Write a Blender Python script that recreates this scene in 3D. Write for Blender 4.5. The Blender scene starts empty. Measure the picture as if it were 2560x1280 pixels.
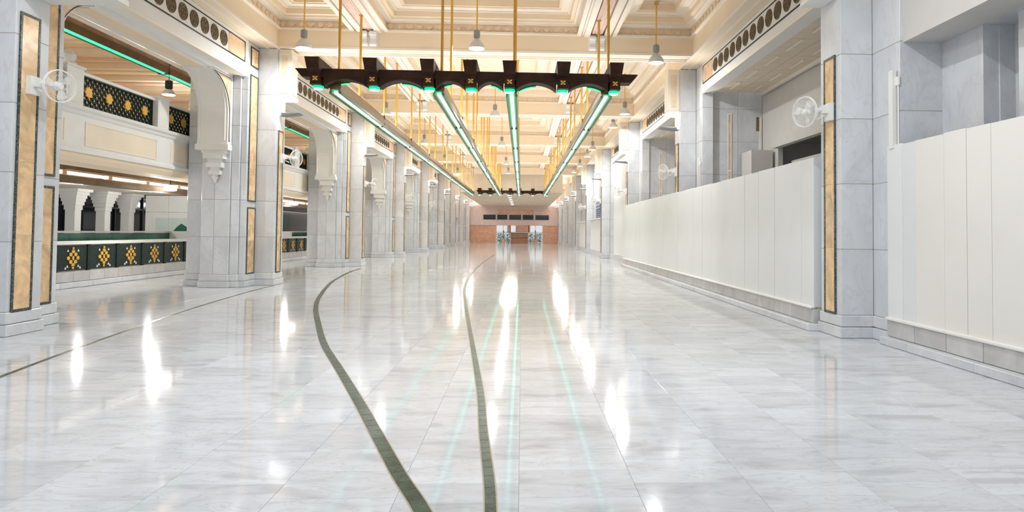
import bpy, math, random
from mathutils import Vector, Matrix
random.seed(7)
S = bpy.context.scene
COL = S.collection
PI = math.pi

# ------------------------------------------------------------------ camera
FPX, CXP, CYP = 1650.0, 1370.0, 528.0
yaw, pitch, roll = math.atan(65/FPX), math.atan(52/FPX), 0.010
right = Vector((math.cos(yaw), -math.sin(yaw), 0)); f0 = Vector((math.sin(yaw), math.cos(yaw), 0))
fwd = f0*math.cos(pitch)+Vector((0, 0, math.sin(pitch))); up = -f0*math.sin(pitch)+Vector((0, 0, math.cos(pitch)))
r2 = right*math.cos(roll)+up*math.sin(roll); u2 = up*math.cos(roll)-right*math.sin(roll)
cam = bpy.data.cameras.new('camera'); co = bpy.data.objects.new('camera', cam); COL.objects.link(co)
M = Matrix((r2, u2, -fwd)).transposed().to_4x4(); M.translation = Vector((0, 0, 1.5)); co.matrix_world = M
cam.sensor_width = 36; cam.lens = FPX/2560*36
cam.shift_x = (1280-CXP)/2560; cam.shift_y = (CYP-640)/2560
cam.clip_end = 400
S.camera = co
# ------------------------------------------------------------------ world, exposure
w = bpy.data.worlds.new('daylight'); S.world = w; w.use_nodes = True
w.node_tree.nodes['Background'].inputs[0].default_value = (0.93, 0.96, 1.0, 1)
w.node_tree.nodes['Background'].inputs[1].default_value = 0.66
S.view_settings.view_transform = 'Standard'; S.view_settings.look = 'None'
S.view_settings.gamma = 1; S.view_settings.use_curve_mapping = False
S.view_settings.exposure = 0.27
S.cycles.max_bounces = 10; S.cycles.diffuse_bounces = 7; S.cycles.glossy_bounces = 4
S.cycles.sample_clamp_indirect = 6
P_PENDANT, P_UPLIGHT, P_TROUGH = 100.0, 60.0, 54.0

# ------------------------------------------------------------------ materials
def newmat(name):
    m = bpy.data.materials.new(name); m.use_nodes = True
    nt = m.node_tree; b = nt.nodes['Principled BSDF']
    return m, nt, b
def plain(name, c, rough=0.6, metal=0.0, var=0.0, scale=3.0, bump=0.0, bscale=20):
    m, nt, b = newmat(name)
    b.inputs['Roughness'].default_value = rough; b.inputs['Metallic'].default_value = metal
    b.inputs['Base Color'].default_value = (*c, 1)
    if var or bump:
        tc = nt.nodes.new('ShaderNodeTexCoord')
        n = nt.nodes.new('ShaderNodeTexNoise'); n.inputs['Scale'].default_value = scale; n.inputs['Detail'].default_value = 5
        nt.links.new(tc.outputs['Object'], n.inputs['Vector'])
        r = nt.nodes.new('ShaderNodeValToRGB')
        r.color_ramp.elements[0].position = .3; r.color_ramp.elements[1].position = .7
        r.color_ramp.elements[0].color = (*[max(0, x*(1-var)) for x in c], 1); r.color_ramp.elements[1].color = (*[min(1, x*(1+var)) for x in c], 1)
        nt.links.new(n.outputs['Fac'], r.inputs['Fac']); nt.links.new(r.outputs['Color'], b.inputs['Base Color'])
        if bump:
            n2 = nt.nodes.new('ShaderNodeTexNoise'); n2.inputs['Scale'].default_value = bscale; n2.inputs['Detail'].default_value = 4
            nt.links.new(tc.outputs['Object'], n2.inputs['Vector'])
            bp = nt.nodes.new('ShaderNodeBump'); bp.inputs['Strength'].default_value = bump; bp.inputs['Distance'].default_value = .02
            nt.links.new(n2.outputs['Fac'], bp.inputs['Height']); nt.links.new(bp.outputs['Normal'], b.inputs['Normal'])
    return m
def marble(name, c, vein, rough=0.25, scale=1.6, tone=0.07, amount=0.55, stretch=(1, 1, 1)):
    """pale stone: soft cloud, thin veins, a tone of its own for each stone"""
    m, nt, b = newmat(name); N = nt.nodes.new; L = nt.links.new
    tc = N('ShaderNodeTexCoord'); oi = N('ShaderNodeObjectInfo')
    mul = N('ShaderNodeMath'); mul.operation = 'MULTIPLY'; mul.inputs[1].default_value = 61.0
    L(oi.outputs['Random'], mul.inputs[0])
    add = N('ShaderNodeVectorMath'); add.operation = 'ADD'; L(tc.outputs['Object'], add.inputs[0]); L(mul.outputs[0], add.inputs[1])
    mp = N('ShaderNodeMapping'); mp.inputs['Scale'].default_value = stretch; mp.inputs['Rotation'].default_value = (0.3, 0.5, 0.4); L(add.outputs[0], mp.inputs['Vector'])
    n1 = N('ShaderNodeTexNoise'); n1.inputs['Scale'].default_value = scale; n1.inputs['Detail'].default_value = 7; n1.inputs['Distortion'].default_value = 1.2
    n2 = N('ShaderNodeTexNoise'); n2.inputs['Scale'].default_value = scale*2.2; n2.inputs['Detail'].default_value = 8; n2.inputs['Distortion'].default_value = 1.1
    L(mp.outputs[0], n1.inputs['Vector']); L(mp.outputs[0], n2.inputs['Vector'])
    r1 = N('ShaderNodeValToRGB'); e = r1.color_ramp.elements
    e[0].position = .32; e[0].color = (*[x*(1-2*tone) for x in c], 1); e[1].position = .68; e[1].color = (*[min(1, x*(1+tone)) for x in c], 1)
    L(n1.outputs['Fac'], r1.inputs['Fac'])
    r2_ = N('ShaderNodeValToRGB'); e = r2_.color_ramp.elements
    e[0].position = .475; e[0].color = (0, 0, 0, 1); e[1].position = .5; e[1].color = (1, 1, 1, 1)
    x = e.new(.525); x.color = (0, 0, 0, 1)
    L(n2.outputs['Fac'], r2_.inputs['Fac'])
    fm = N('ShaderNodeMath'); fm.operation = 'MULTIPLY'; fm.inputs[1].default_value = amount; L(r2_.outputs['Color'], fm.inputs[0])
    mx = N('ShaderNodeMix'); mx.data_type = 'RGBA'; L(fm.outputs[0], mx.inputs[0]); L(r1.outputs['Color'], mx.inputs[6]); mx.inputs[7].default_value = (*vein, 1)
    hs = N('ShaderNodeHueSaturation'); mr = N('ShaderNodeMapRange'); mr.inputs['To Min'].default_value = 1-tone; mr.inputs['To Max'].default_value = 1+tone*.5
    L(oi.outputs['Random'], mr.inputs['Value']); L(mr.outputs[0], hs.inputs['Value']); L(mx.outputs[2], hs.inputs['Color'])
    L(hs.outputs['Color'], b.inputs['Base Color'])
    b.inputs['Roughness'].default_value = rough
    return m
def emis(name, c, s):
    m, nt, b = newmat(name)
    b.inputs['Base Color'].default_value = (*c, 1); b.inputs['Emission Color'].default_value = (*c, 1); b.inputs['Emission Strength'].default_value = s
    return m
TW, TD = 0.69, 0.42   # floor tile
def floor_marble():
    m, nt, b = newmat('polished_floor_marble'); N = nt.nodes.new; L = nt.links.new
    def math_(op, a, bb=None):
        n = N('ShaderNodeMath'); n.operation = op
        for k, v in enumerate((a, bb)):
            if v is None: continue
            if isinstance(v, (int, float)): n.inputs[k].default_value = v
            else: L(v, n.inputs[k])
        return n.outputs[0]
    g = N('ShaderNodeNewGeometry'); sp = N('ShaderNodeSeparateXYZ'); L(g.outputs['Position'], sp.inputs[0])
    i = math_('FLOOR', math_('DIVIDE', sp.outputs[0], TW))
    off = math_('MULTIPLY', math_('FRACT', math_('MULTIPLY', i, 0.5)), TD)
    j = math_('FLOOR', math_('DIVIDE', math_('ADD', sp.outputs[1], off), TD))
    cb = N('ShaderNodeCombineXYZ'); L(i, cb.inputs[0]); L(j, cb.inputs[1])
    wn = N('ShaderNodeTexWhiteNoise'); wn.noise_dimensions = '2D'; L(cb.outputs[0], wn.inputs['Vector'])
    mp = N('ShaderNodeMapping'); mp.inputs['Scale'].default_value = (1.0, 3.2, 1); mp.inputs['Rotation'].default_value = (0, 0, .18)
    ad = N('ShaderNodeVectorMath'); ad.operation = 'MULTIPLY_ADD'; L(wn.outputs['Color'], ad.inputs[0]); ad.inputs[1].default_value = (30, 30, 30); L(g.outputs['Position'], ad.inputs[2])
    L(ad.outputs[0], mp.inputs['Vector'])
    n1 = N('ShaderNodeTexNoise'); n1.inputs['Scale'].default_value = 1.7; n1.inputs['Detail'].default_value = 8; n1.inputs['Distortion'].default_value = .9
    L(mp.outputs[0], n1.inputs['Vector'])
    r = N('ShaderNodeValToRGB'); e = r.color_ramp.elements
    e[0].position = .30; e[0].color = (.47, .48, .505, 1); e[1].position = .62; e[1].color = (.63, .655, .69, 1)
    x = e.new(.44); x.color = (.585, .60, .625, 1)
    L(n1.outputs['Fac'], r.inputs['Fac'])
    hs = N('ShaderNodeHueSaturation'); mr = N('ShaderNodeMapRange'); mr.inputs['To Min'].default_value = .90; mr.inputs['To Max'].default_value = 1.04
    L(wn.outputs['Value'], mr.inputs['Value']); L(mr.outputs[0], hs.inputs['Value']); L(r.outputs['Color'], hs.inputs['Color'])
    nv = N('ShaderNodeTexNoise'); nv.inputs['Scale'].default_value = 2.6; nv.inputs['Detail'].default_value = 6; nv.inputs['Distortion'].default_value = 1.6; L(mp.outputs[0], nv.inputs['Vector'])
    rv = N('ShaderNodeValToRGB'); ev = rv.color_ramp.elements
    ev[0].position = .47; ev[0].color = (0, 0, 0, 1); ev[1].position = .5; ev[1].color = (.42, .42, .42, 1); xv = ev.new(.53); xv.color = (0, 0, 0, 1)
    L(nv.outputs['Fac'], rv.inputs['Fac'])
    mv = N('ShaderNodeMix'); mv.data_type = 'RGBA'; L(rv.outputs['Color'], mv.inputs[0]); L(hs.outputs['Color'], mv.inputs[6]); mv.inputs[7].default_value = (.40, .42, .46, 1)
    L(mv.outputs[2], b.inputs['Base Color'])
    b.inputs['Roughness'].default_value = .08; b.inputs['Specular IOR Level'].default_value = .15
    n3 = N('ShaderNodeTexNoise'); n3.inputs['Scale'].default_value = 1.4; n3.inputs['Detail'].default_value = 2
    L(g.outputs['Position'], n3.inputs['Vector'])
    bp = N('ShaderNodeBump'); bp.inputs['Strength'].default_value = .05; bp.inputs['Distance'].default_value = .02
    L(n3.outputs['Fac'], bp.inputs['Height']); L(bp.outputs['Normal'], b.inputs['Normal'])
    return m
MT = dict(
    grey=marble('grey_pillar_marble', (.665, .685, .71), (.46, .47, .49), .3, 1.5, .06, .30, (1, 1, .55)),
    basest=marble('shaded_grey_plinth_marble', (.56, .555, .545), (.42, .42, .42), .3, 2.0, .08, .3),  # grey base stone, darkened by the moulding's shadow put into its colour
    white=plain('white_plaster', (.80, .79, .76), .6, var=.02),
    cream=plain('cream_plaster', (.84, .705, .525), .65, var=.03, scale=1.2),
    creamp=plain('pale_cream_panel', (.82, .72, .57), .6, var=.04, scale=2),
    ivory=plain('ivory_moulding', (.86, .78, .67), .55, var=.02),
    carved=plain('carved_stucco', (.80, .66, .49), .7, var=.08, scale=14, bump=.8, bscale=22),
    pink=plain('pink_painted_stucco', (.74, .50, .42), .65, var=.10, scale=8),
    onyx=marble('amber_onyx', (.87, .60, .34), (.74, .36, .12), .22, 3.0, .16, .35),
    onyx2=marble('pale_amber_onyx', (.86, .60, .40), (.75, .40, .20), .25, 2.5, .10, .3),
    dkgreen=marble('dark_green_marble', (.008, .022, .018), (.25, .32, .28), .4, 9, .2, .10),
    dkfleck=marble('flecked_dark_green_marble', (.010, .026, .021), (.5, .56, .5), .25, 16, .2, .75),
    inlay=marble('green_floor_marble', (.045, .075, .052), (.20, .30, .22), .3, 7, .3, .35),
    tan=plain('tan_brass_edge', (.42, .34, .25), .4),
    grout=plain('tile_joint', (.58, .52, .45), .8),
    joint=plain('stone_joint', (.40, .38, .36), .8),
    bronze=plain('dark_bronze_wood', (.040, .017, .008), .5, .0, var=.35, scale=4),
    bronzel=plain('bronze_channel', (.20, .125, .065), .35, .6, var=.2, scale=3),
    gold=plain('gold_painted_steel', (.72, .42, .07), .4, .25),
    goldst=plain('gold_leaf', (.74, .42, .07), .45, .2, var=.15, scale=20),
    lamp=plain('grey_enamel', (.25, .265, .27), .4),
    shade=plain('white_enamel_shade', (.62, .625, .62), .35),
    fan=plain('white_plastic', (.80, .80, .78), .4),
    board=plain('white_board', (.77, .785, .79), .45, var=.015, scale=.8),
    board2=plain('cream_board', (.77, .755, .715), .5, var=.015, scale=.8),
    board3=plain('cool_white_board', (.72, .735, .75), .45, var=.015, scale=.8),
    plast=plain('grey_plaster', (.60, .585, .56), .7, var=.03),
    black=plain('black_glass', (.012, .018, .028), .08),
    metalk=plain('black_metal', (.03, .03, .03), .4, .5),
    medal=plain('carved_bronze_medallion', (.19, .14, .075), .5, .3, var=.5, scale=30, bump=.9, bscale=60),
    orange=marble('orange_marble', (.80, .46, .31), (.7, .34, .2), .3, 2, .1, .3),
    mauve=plain('mauve_stone', (.74, .60, .55), .5, var=.06),
    brown=plain('brown_kiosk_wood', (.30, .15, .09), .5, var=.2),
    leaf=plain('leaf_green', (.04, .15, .05), .5, var=.3, scale=9),
    leaf2=plain('pale_garden_leaf', (.16, .32, .22), .6, var=.3, scale=6),
    glassg=plain('green_glass_edge', (.02, .13, .085), .1, var=.3, scale=3),
    blue=plain('poster_blue', (.03, .09, .22), .4),
    pale=plain('poster_print', (.6, .68, .78), .5),
    slat=plain('ceiling_board', (.76, .66, .52), .6, var=.04),
    wgl=emis('lamp_glow', (1, .98, .95), 5),
    ggl=emis('green_glow', (.0, .75, .22), 1.6),
    gtube=emis('green_white_tube', (.52, 1.0, .78), 1.7),
    wtube=emis('warm_white_tube', (1, .93, .82), 3.0),
)
for k_, v_ in (('bronze', .15), ('dkgreen', .22), ('inlay', .2)): MT[k_].node_tree.nodes['Principled BSDF'].inputs['Specular IOR Level'].default_value = v_
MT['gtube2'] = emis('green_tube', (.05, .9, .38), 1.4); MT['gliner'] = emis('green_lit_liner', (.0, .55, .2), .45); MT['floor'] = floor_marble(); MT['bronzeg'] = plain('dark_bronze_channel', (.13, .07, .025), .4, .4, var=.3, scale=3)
mm, nt_, b_ = newmat('clear_glass'); b_.inputs['Transmission Weight'].default_value = 1; b_.inputs['Roughness'].default_value = .05; b_.inputs['Base Color'].default_value = (.75, .9, .85, 1); b_.inputs['IOR'].default_value = 1.1
MT['glass'] = mm
mm, nt_, b_ = newmat('fan_blade_plastic'); b_.inputs['Base Color'].default_value = (.85, .85, .83, 1); b_.inputs['Alpha'].default_value = .45; MT['blade'] = mm
mm, nt_, b_ = newmat('fan_guard_wire'); b_.inputs['Base Color'].default_value = (.82, .82, .80, 1); MT['wire'] = mm

# ------------------------------------------------------------------ mesh helpers
class MB:
    def __init__(s): s.v = []; s.f = []; s.mi = []; s.m = 0
    def add(s, vs, fs):
        o = len(s.v); s.v += [tuple(x) for x in vs]; s.f += [tuple(i+o for i in f) for f in fs]; s.mi += [s.m]*len(fs); return s
    def box(s, x0, x1, y0, y1, z0, z1):
        if x0 > x1: x0, x1 = x1, x0
        if y0 > y1: y0, y1 = y1, y0
        return s.add([(x0, y0, z0), (x1, y0, z0), (x1, y1, z0), (x0, y1, z0), (x0, y0, z1), (x1, y0, z1), (x1, y1, z1), (x0, y1, z1)],
                     [(0, 3, 2, 1), (4, 5, 6, 7), (0, 1, 5, 4), (1, 2, 6, 5), (2, 3, 7, 6), (3, 0, 4, 7)])
    def prism(s, poly, axis, a, b):
        """poly of 2-d points in the other two axes, extruded along axis from a to b"""
        def p(u, v, t): return {'x': (t, u, v), 'y': (u, t, v), 'z': (u, v, t)}[axis]
        n = len(poly); vs = [p(u, v, a) for u, v in poly]+[p(u, v, b) for u, v in poly]
        ar = sum(poly[i][0]*poly[(i+1) % n][1]-poly[(i+1) % n][0]*poly[i][1] for i in range(n))
        flip = (ar < 0) ^ (axis == 'y') ^ (b < a)
        fs = [tuple(range(n))[::-1], tuple(range(n, 2*n))]+[(i, (i+1) % n, n+(i+1) % n, n+i) for i in range(n)]
        if flip: fs = [f[::-1] for f in fs]
        return s.add(vs, fs)
    def lathe(s, prof, n=16, c=(0, 0, 0), cap=True):
        vs = []; fs = []
        for r, z in prof:
            for k in range(n):
                a = 2*PI*k/n; vs.append((c[0]+r*math.cos(a), c[1]+r*math.sin(a), c[2]+z))
        for i in range(len(prof)-1):
            for k in range(n):
                k2 = (k+1) % n; fs.append((i*n+k, i*n+k2, (i+1)*n+k2, (i+1)*n+k))
        if cap: fs += [tuple(range(n))[::-1], tuple(range((len(prof)-1)*n, len(prof)*n))]
        return s.add(vs, fs)
    def tube(s, pts, r, n=8, closed=False):
        pts = [Vector(p) for p in pts]; vs = []; fs = []; m = len(pts)
        for i, p in enumerate(pts):
            t = (pts[(i+1) % m]-pts[i-1]) if closed else (pts[min(i+1, m-1)]-pts[max(i-1, 0)])
            t.normalize(); a = Vector((0, 0, 1)) if abs(t.z) < .9 else Vector((1, 0, 0))
            u = t.cross(a).normalized(); v = t.cross(u)
            for k in range(n):
                q = 2*PI*k/n; vs.append(p+u*r*math.cos(q)+v*r*math.sin(q))
        for i in range(m if closed else m-1):
            for k in range(n):
                k2 = (k+1) % n; i2 = (i+1) % m
                fs.append((i*n+k, i2*n+k, i2*n+k2, i*n+k2))
        if not closed: fs += [tuple(range(n)), tuple(range((m-1)*n, m*n))[::-1]]
        return s.add(vs, fs)
    def xform(s, mat, start=0):
        for i in range(start, len(s.v)): s.v[i] = tuple(mat @ Vector(s.v[i]))
        return s
    def mesh(s, name, mats):
        me = bpy.data.meshes.new(name); me.from_pydata(s.v, [], s.f)
        for m in (mats if isinstance(mats, (list, tuple)) else [mats]): me.materials.append(m)
        if isinstance(mats, (list, tuple)) and len(mats) > 1: me.polygons.foreach_set('material_index', s.mi)
        return me
    def build(s, name, mats, parent=None, loc=(0, 0, 0), smooth=False, kind=None):
        me = s.mesh(name, mats)
        if smooth: me.polygons.foreach_set('use_smooth', [True]*len(me.polygons))
        return link(name, me, parent, loc, kind)
def link(name, data, parent=None, loc=(0, 0, 0), kind=None):
    o = bpy.data.objects.new(name, data); COL.objects.link(o); o.location = loc
    if parent: o.parent = parent
    if kind: o['kind'] = kind
    return o
def thing(name, label, cat, loc=(0, 0, 0), rz=0, group=None, kind='thing'):
    o = bpy.data.objects.new(name, None); COL.objects.link(o); o.location = loc; o.rotation_euler = (0, 0, rz); o.empty_display_size = .2
    tag(o, label, cat, group, kind); return o
def tag(o, label, cat, group=None, kind=None):
    if label: o['label'] = label
    if cat: o['category'] = cat
    if group: o['group'] = group
    if kind: o['kind'] = kind
    return o
KIDS = {}
def copy_tree(o, parent=None):
    c = o.copy(); COL.objects.link(c)
    if parent: c.parent = parent
    for ch in KIDSOF.get(o.name, ()): copy_tree(ch, c)
    return c
KIDSOF = {}
def index_kids():
    KIDSOF.clear()
    for o in bpy.data.objects:
        if o.parent: KIDSOF.setdefault(o.parent.name, []).append(o)
BC = {}
def block(name, parent, x0, x1, y0, y1, z0, z1, mat, ch=.004, gap=.004):
    """one stone: a box with chamfered edges, mesh shared between stones of a size"""
    if x0 > x1: x0, x1 = x1, x0
    if y0 > y1: y0, y1 = y1, y0
    sx, sy, sz = x1-x0-2*gap, y1-y0-2*gap, z1-z0-2*gap
    k = (name, round(sx, 3), round(sy, 3), round(sz, 3), mat.name, ch)
    if k not in BC:
        mb = MB(); a, b, c = sx/2, sy/2, sz/2; d = ch
        vs = []; 
        for X in (-1, 1):
            for Y in (-1, 1):
                for Z in (-1, 1):
                    vs += [(X*a, Y*(b-d), Z*(c-d)), (X*(a-d), Y*b, Z*(c-d)), (X*(a-d), Y*(b-d), Z*c)]
        def I(X, Y, Z, q): return (((X > 0)*4+(Y > 0)*2+(Z > 0))*3+q)
        fs = []
        for s_ in (-1, 1):
            fs.append([I(s_, -1, -1, 0), I(s_, 1, -1, 0), I(s_, 1, 1, 0), I(s_, -1, 1, 0)][::s_])
            fs.append([I(-1, s_, -1, 1), I(-1, s_, 1, 1), I(1, s_, 1, 1), I(1, s_, -1, 1)][::s_])
            fs.append([I(-1, -1, s_, 2), I(1, -1, s_, 2), I(1, 1, s_, 2), I(-1, 1, s_, 2)][::s_])
        for p in (-1, 1):
            for q in (-1, 1):
                fs.append([I(p, q, -1, 0), I(p, q, 1, 0), I(p, q, 1, 1), I(p, q, -1, 1)])
                fs.append([I(p, -1, q, 0), I(p, 1, q, 0), I(p, 1, q, 2), I(p, -1, q, 2)])
                fs.append([I(-1, p, q, 1), I(1, p, q, 1), I(1, p, q, 2), I(-1, p, q, 2)])
        for X in (-1, 1):
            for Y in (-1, 1):
                for Z in (-1, 1): fs.append([I(X, Y, Z, 0), I(X, Y, Z, 1), I(X, Y, Z, 2)])
        mb.add(vs, fs); me = mb.mesh(name, mat)
        import bmesh
        bm = bmesh.new(); bm.from_mesh(me); bmesh.ops.recalc_face_normals(bm, faces=bm.faces); bm.to_mesh(me); bm.free()
        BC[k] = me
    return link(name, BC[k], parent, ((x0+x1)/2, (y0+y1)/2, (z0+z1)/2))
def light(kind, parent, loc, power, size=.3, rot=(0, 0, 0), color=(1, 1, 1), name='lamp_light'):
    l = bpy.data.lights.new(name, kind); l.energy = power; l.color = color
    if kind == 'AREA': l.shape = 'DISK'; l.size = size
    else: l.shadow_soft_size = size
    o = bpy.data.objects.new(name, l); COL.objects.link(o); o.location = loc; o.rotation_euler = rot
    if parent: o.parent = parent
    return o
ORD = ['nearest', 'second', 'third', 'fourth', 'fifth', 'sixth', 'seventh', 'eighth', 'ninth', 'tenth', 'eleventh', 'twelfth', 'thirteenth', 'fourteenth', 'fifteenth', 'sixteenth']
def nth(k, what): return f'{ORD[k]} {what}'

XL, XR = -6.65, 4.67
LY = [9.6, 18.33, 28.0, 37.7, 47.3, 56.9, 66.5, 76.1, 84.6]
RY = [9.78, 19.7, 29.2, 38.8, 48.0, 57.4, 66.8, 76.2, 84.6]
TY = [-0.85, 8.75, 18.35, 27.95, 37.6, 47.2, 56.6]
YEND = 86.0

# ------------------------------------------------------------------ floor
fl = MB(); fl.box(-22, 9, -6, 110, -.15, -.004)
floor = fl.build('floor', MT['grout'], kind='structure'); floor['label'] = 'polished white marble floor of large veined tiles'
def in_view(x, y):
    d = Vector((x, y, -1.5)); z = d.dot(fwd)
    if z < .5: return False
    px = CXP+FPX*d.dot(r2)/z; py = CYP-FPX*d.dot(u2)/z
    return -140 < px < 2700 and py < 1420
def tilemesh(xa, xb, ya, yb):
    g = .0008; d = .0012; mb = MB()
    xa += g; xb -= g; ya += g; yb -= g
    mb.add([(xa, ya, -.004), (xb, ya, -.004), (xb, yb, -.004), (xa, yb, -.004), (xa, ya, -d), (xb, ya, -d), (xb, yb, -d), (xa, yb, -d),
            (xa+d, ya+d, 0), (xb-d, ya+d, 0), (xb-d, yb-d, 0), (xa+d, yb-d, 0)],
           [(8, 9, 10, 11), (4, 5, 9, 8), (5, 6, 10, 9), (6, 7, 11, 10), (7, 4, 8, 11), (0, 1, 5, 4), (1, 2, 6, 5), (2, 3, 7, 6), (3, 0, 4, 7)])
    return mb
tm = tilemesh(0, TW, 0, TD).mesh('marble_tile', MT['floor'])
near = []; rest = MB()
for i in range(int(-20/TW)-1, int(8.6/TW)+2):
    off = (0.5*i-math.floor(.5*i))*TD
    for j in range(-8, int(30/TD)):
        x, y = i*TW, j*TD-off
        if in_view(x+TW/2, y+TD/2) and -7.6 < x < 5: near.append((math.hypot(x+TW/2, y+TD/2), x, y))
        else:
            t = tilemesh(x, x+TW, y, y+TD); rest.add(t.v, t.f)
near.sort()
for _, x, y in near[:300]: link('marble_tile', tm, floor, (x, y, 0))
for _, x, y in near[300:]:
    t = tilemesh(x, x+TW, y, y+TD); rest.add(t.v, t.f)
for i in range(int(-20/TW)-1, int(8.6/TW)+2):        # far tiles, too foreshortened for joints: long courses
    off = (0.5*i-math.floor(.5*i))*TD
    for j in range(int(30/TD), int(96/TD), 6):
        x, y = i*TW, j*TD-off
        t = tilemesh(x, x+TW, y, y+TD*6); rest.add(t.v, t.f)
o = rest.build('marble_tile', MT['floor'], floor, kind='stuff')

def catmull(pts, n=14):
    P = [Vector(p) for p in pts]; P = [P[0]*2-P[1]]+P+[P[-1]*2-P[-2]]; out = []
    for i in range(1, len(P)-2):
        for k in range(n):
            t = k/n; a, b, c, d = P[i-1:i+3]
            out.append(.5*((2*b)+(-a+c)*t+(2*a-5*b+4*c-d)*t*t+(-a+3*b-3*c+d)*t**3))
    out.append(P[-2]); return out
def inlay(pts, wd, seg, near_y, lab):
    path = catmull(pts, 40)
    L_ = [0]
    for a, b in zip(path, path[1:]): L_.append(L_[-1]+(b-a).length)
    def at(s):
        s = max(0, min(L_[-1]-1e-4, s))
        import bisect
        k = bisect.bisect_right(L_, s)-1; f = (s-L_[k])/(L_[k+1]-L_[k]); p = path[k].lerp(path[k+1], f); t = (path[k+1]-path[k]).normalized()
        return p, Vector((t.y, -t.x))
    edge = MB(); s = 0; st = .12
    while s < L_[-1]-1e-3:
        a, na = at(s); b, nb = at(s+st); h = wd/2+.009
        edge.add([(*(a-na*h), .0010), (*(a+na*h), .0010), (*(b+nb*h), .0010), (*(b-nb*h), .0010)], [(0, 1, 2, 3)]); s += st
    e = edge.build('inlay_band', MT['tan'], floor); e['label'] = lab
    s = 0; far = MB(); n = 0
    while s < L_[-1]-1e-3:
        sl = seg*random.uniform(.75, 1.25); a, na = at(s+.003); b, nb = at(s+sl-.003); h = wd/2
        q = [Vector((*(a-na*h), 0)), Vector((*(a+na*h), 0)), Vector((*(b+nb*h), 0)), Vector((*(b-nb*h), 0))]
        c = sum(q, Vector())/4
        v = [tuple(p-c+Vector((0, 0, .0008))) for p in q]+[tuple(p-c+Vector((0, 0, .0026))) for p in q]
        F = [(4, 5, 6, 7), (0, 1, 5, 4), (1, 2, 6, 5), (2, 3, 7, 6), (3, 0, 4, 7)]
        if c.y < near_y:
            mb = MB(); mb.add(v, F); mb.build('inlay_stone', MT['inlay'], e, (c.x, c.y, 0))
        else: far.add([(p[0]+c.x, p[1]+c.y, p[2]) for p in v], F)
        s += sl
    if far.v: far.build('inlay_stone', MT['inlay'], e, kind='stuff')
inlay([(-.33, 3.0), (-.51, 3.59), (-.73, 4.12), (-1.0, 4.82), (-1.38, 5.81), (-1.93, 7.2), (-2.58, 8.83), (-3.22, 10.69), (-3.93, 12.87), (-4.55, 15.19), (-5.44, 19.28), (-6.07, 23.46), (-6.3, 26.2)], .09, .17, 12, 'dark green inlay band that swings out to the galleried side pillars')
inlay([(-.12, 3.0), (-.15, 3.59), (-.18, 4.04), (-.27, 5.0), (-.37, 6.23), (-.58, 8.28), (-.89, 11.25), (-1.22, 14.51), (-1.49, 17.56), (-1.72, 22.26), (-1.85, 30.5), (-1.75, 42.6)], .062, .15, 12, 'dark green inlay band running up the middle of the floor')
inlay([(-4.9, 5.6), (-5.18, 6.83), (-5.58, 8.93), (-6.1, 12.26), (-6.5, 16.0), (-6.6, 17.9)], .048, .3, 12, 'thin green line passing in front of the first two galleried side pillars')

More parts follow.
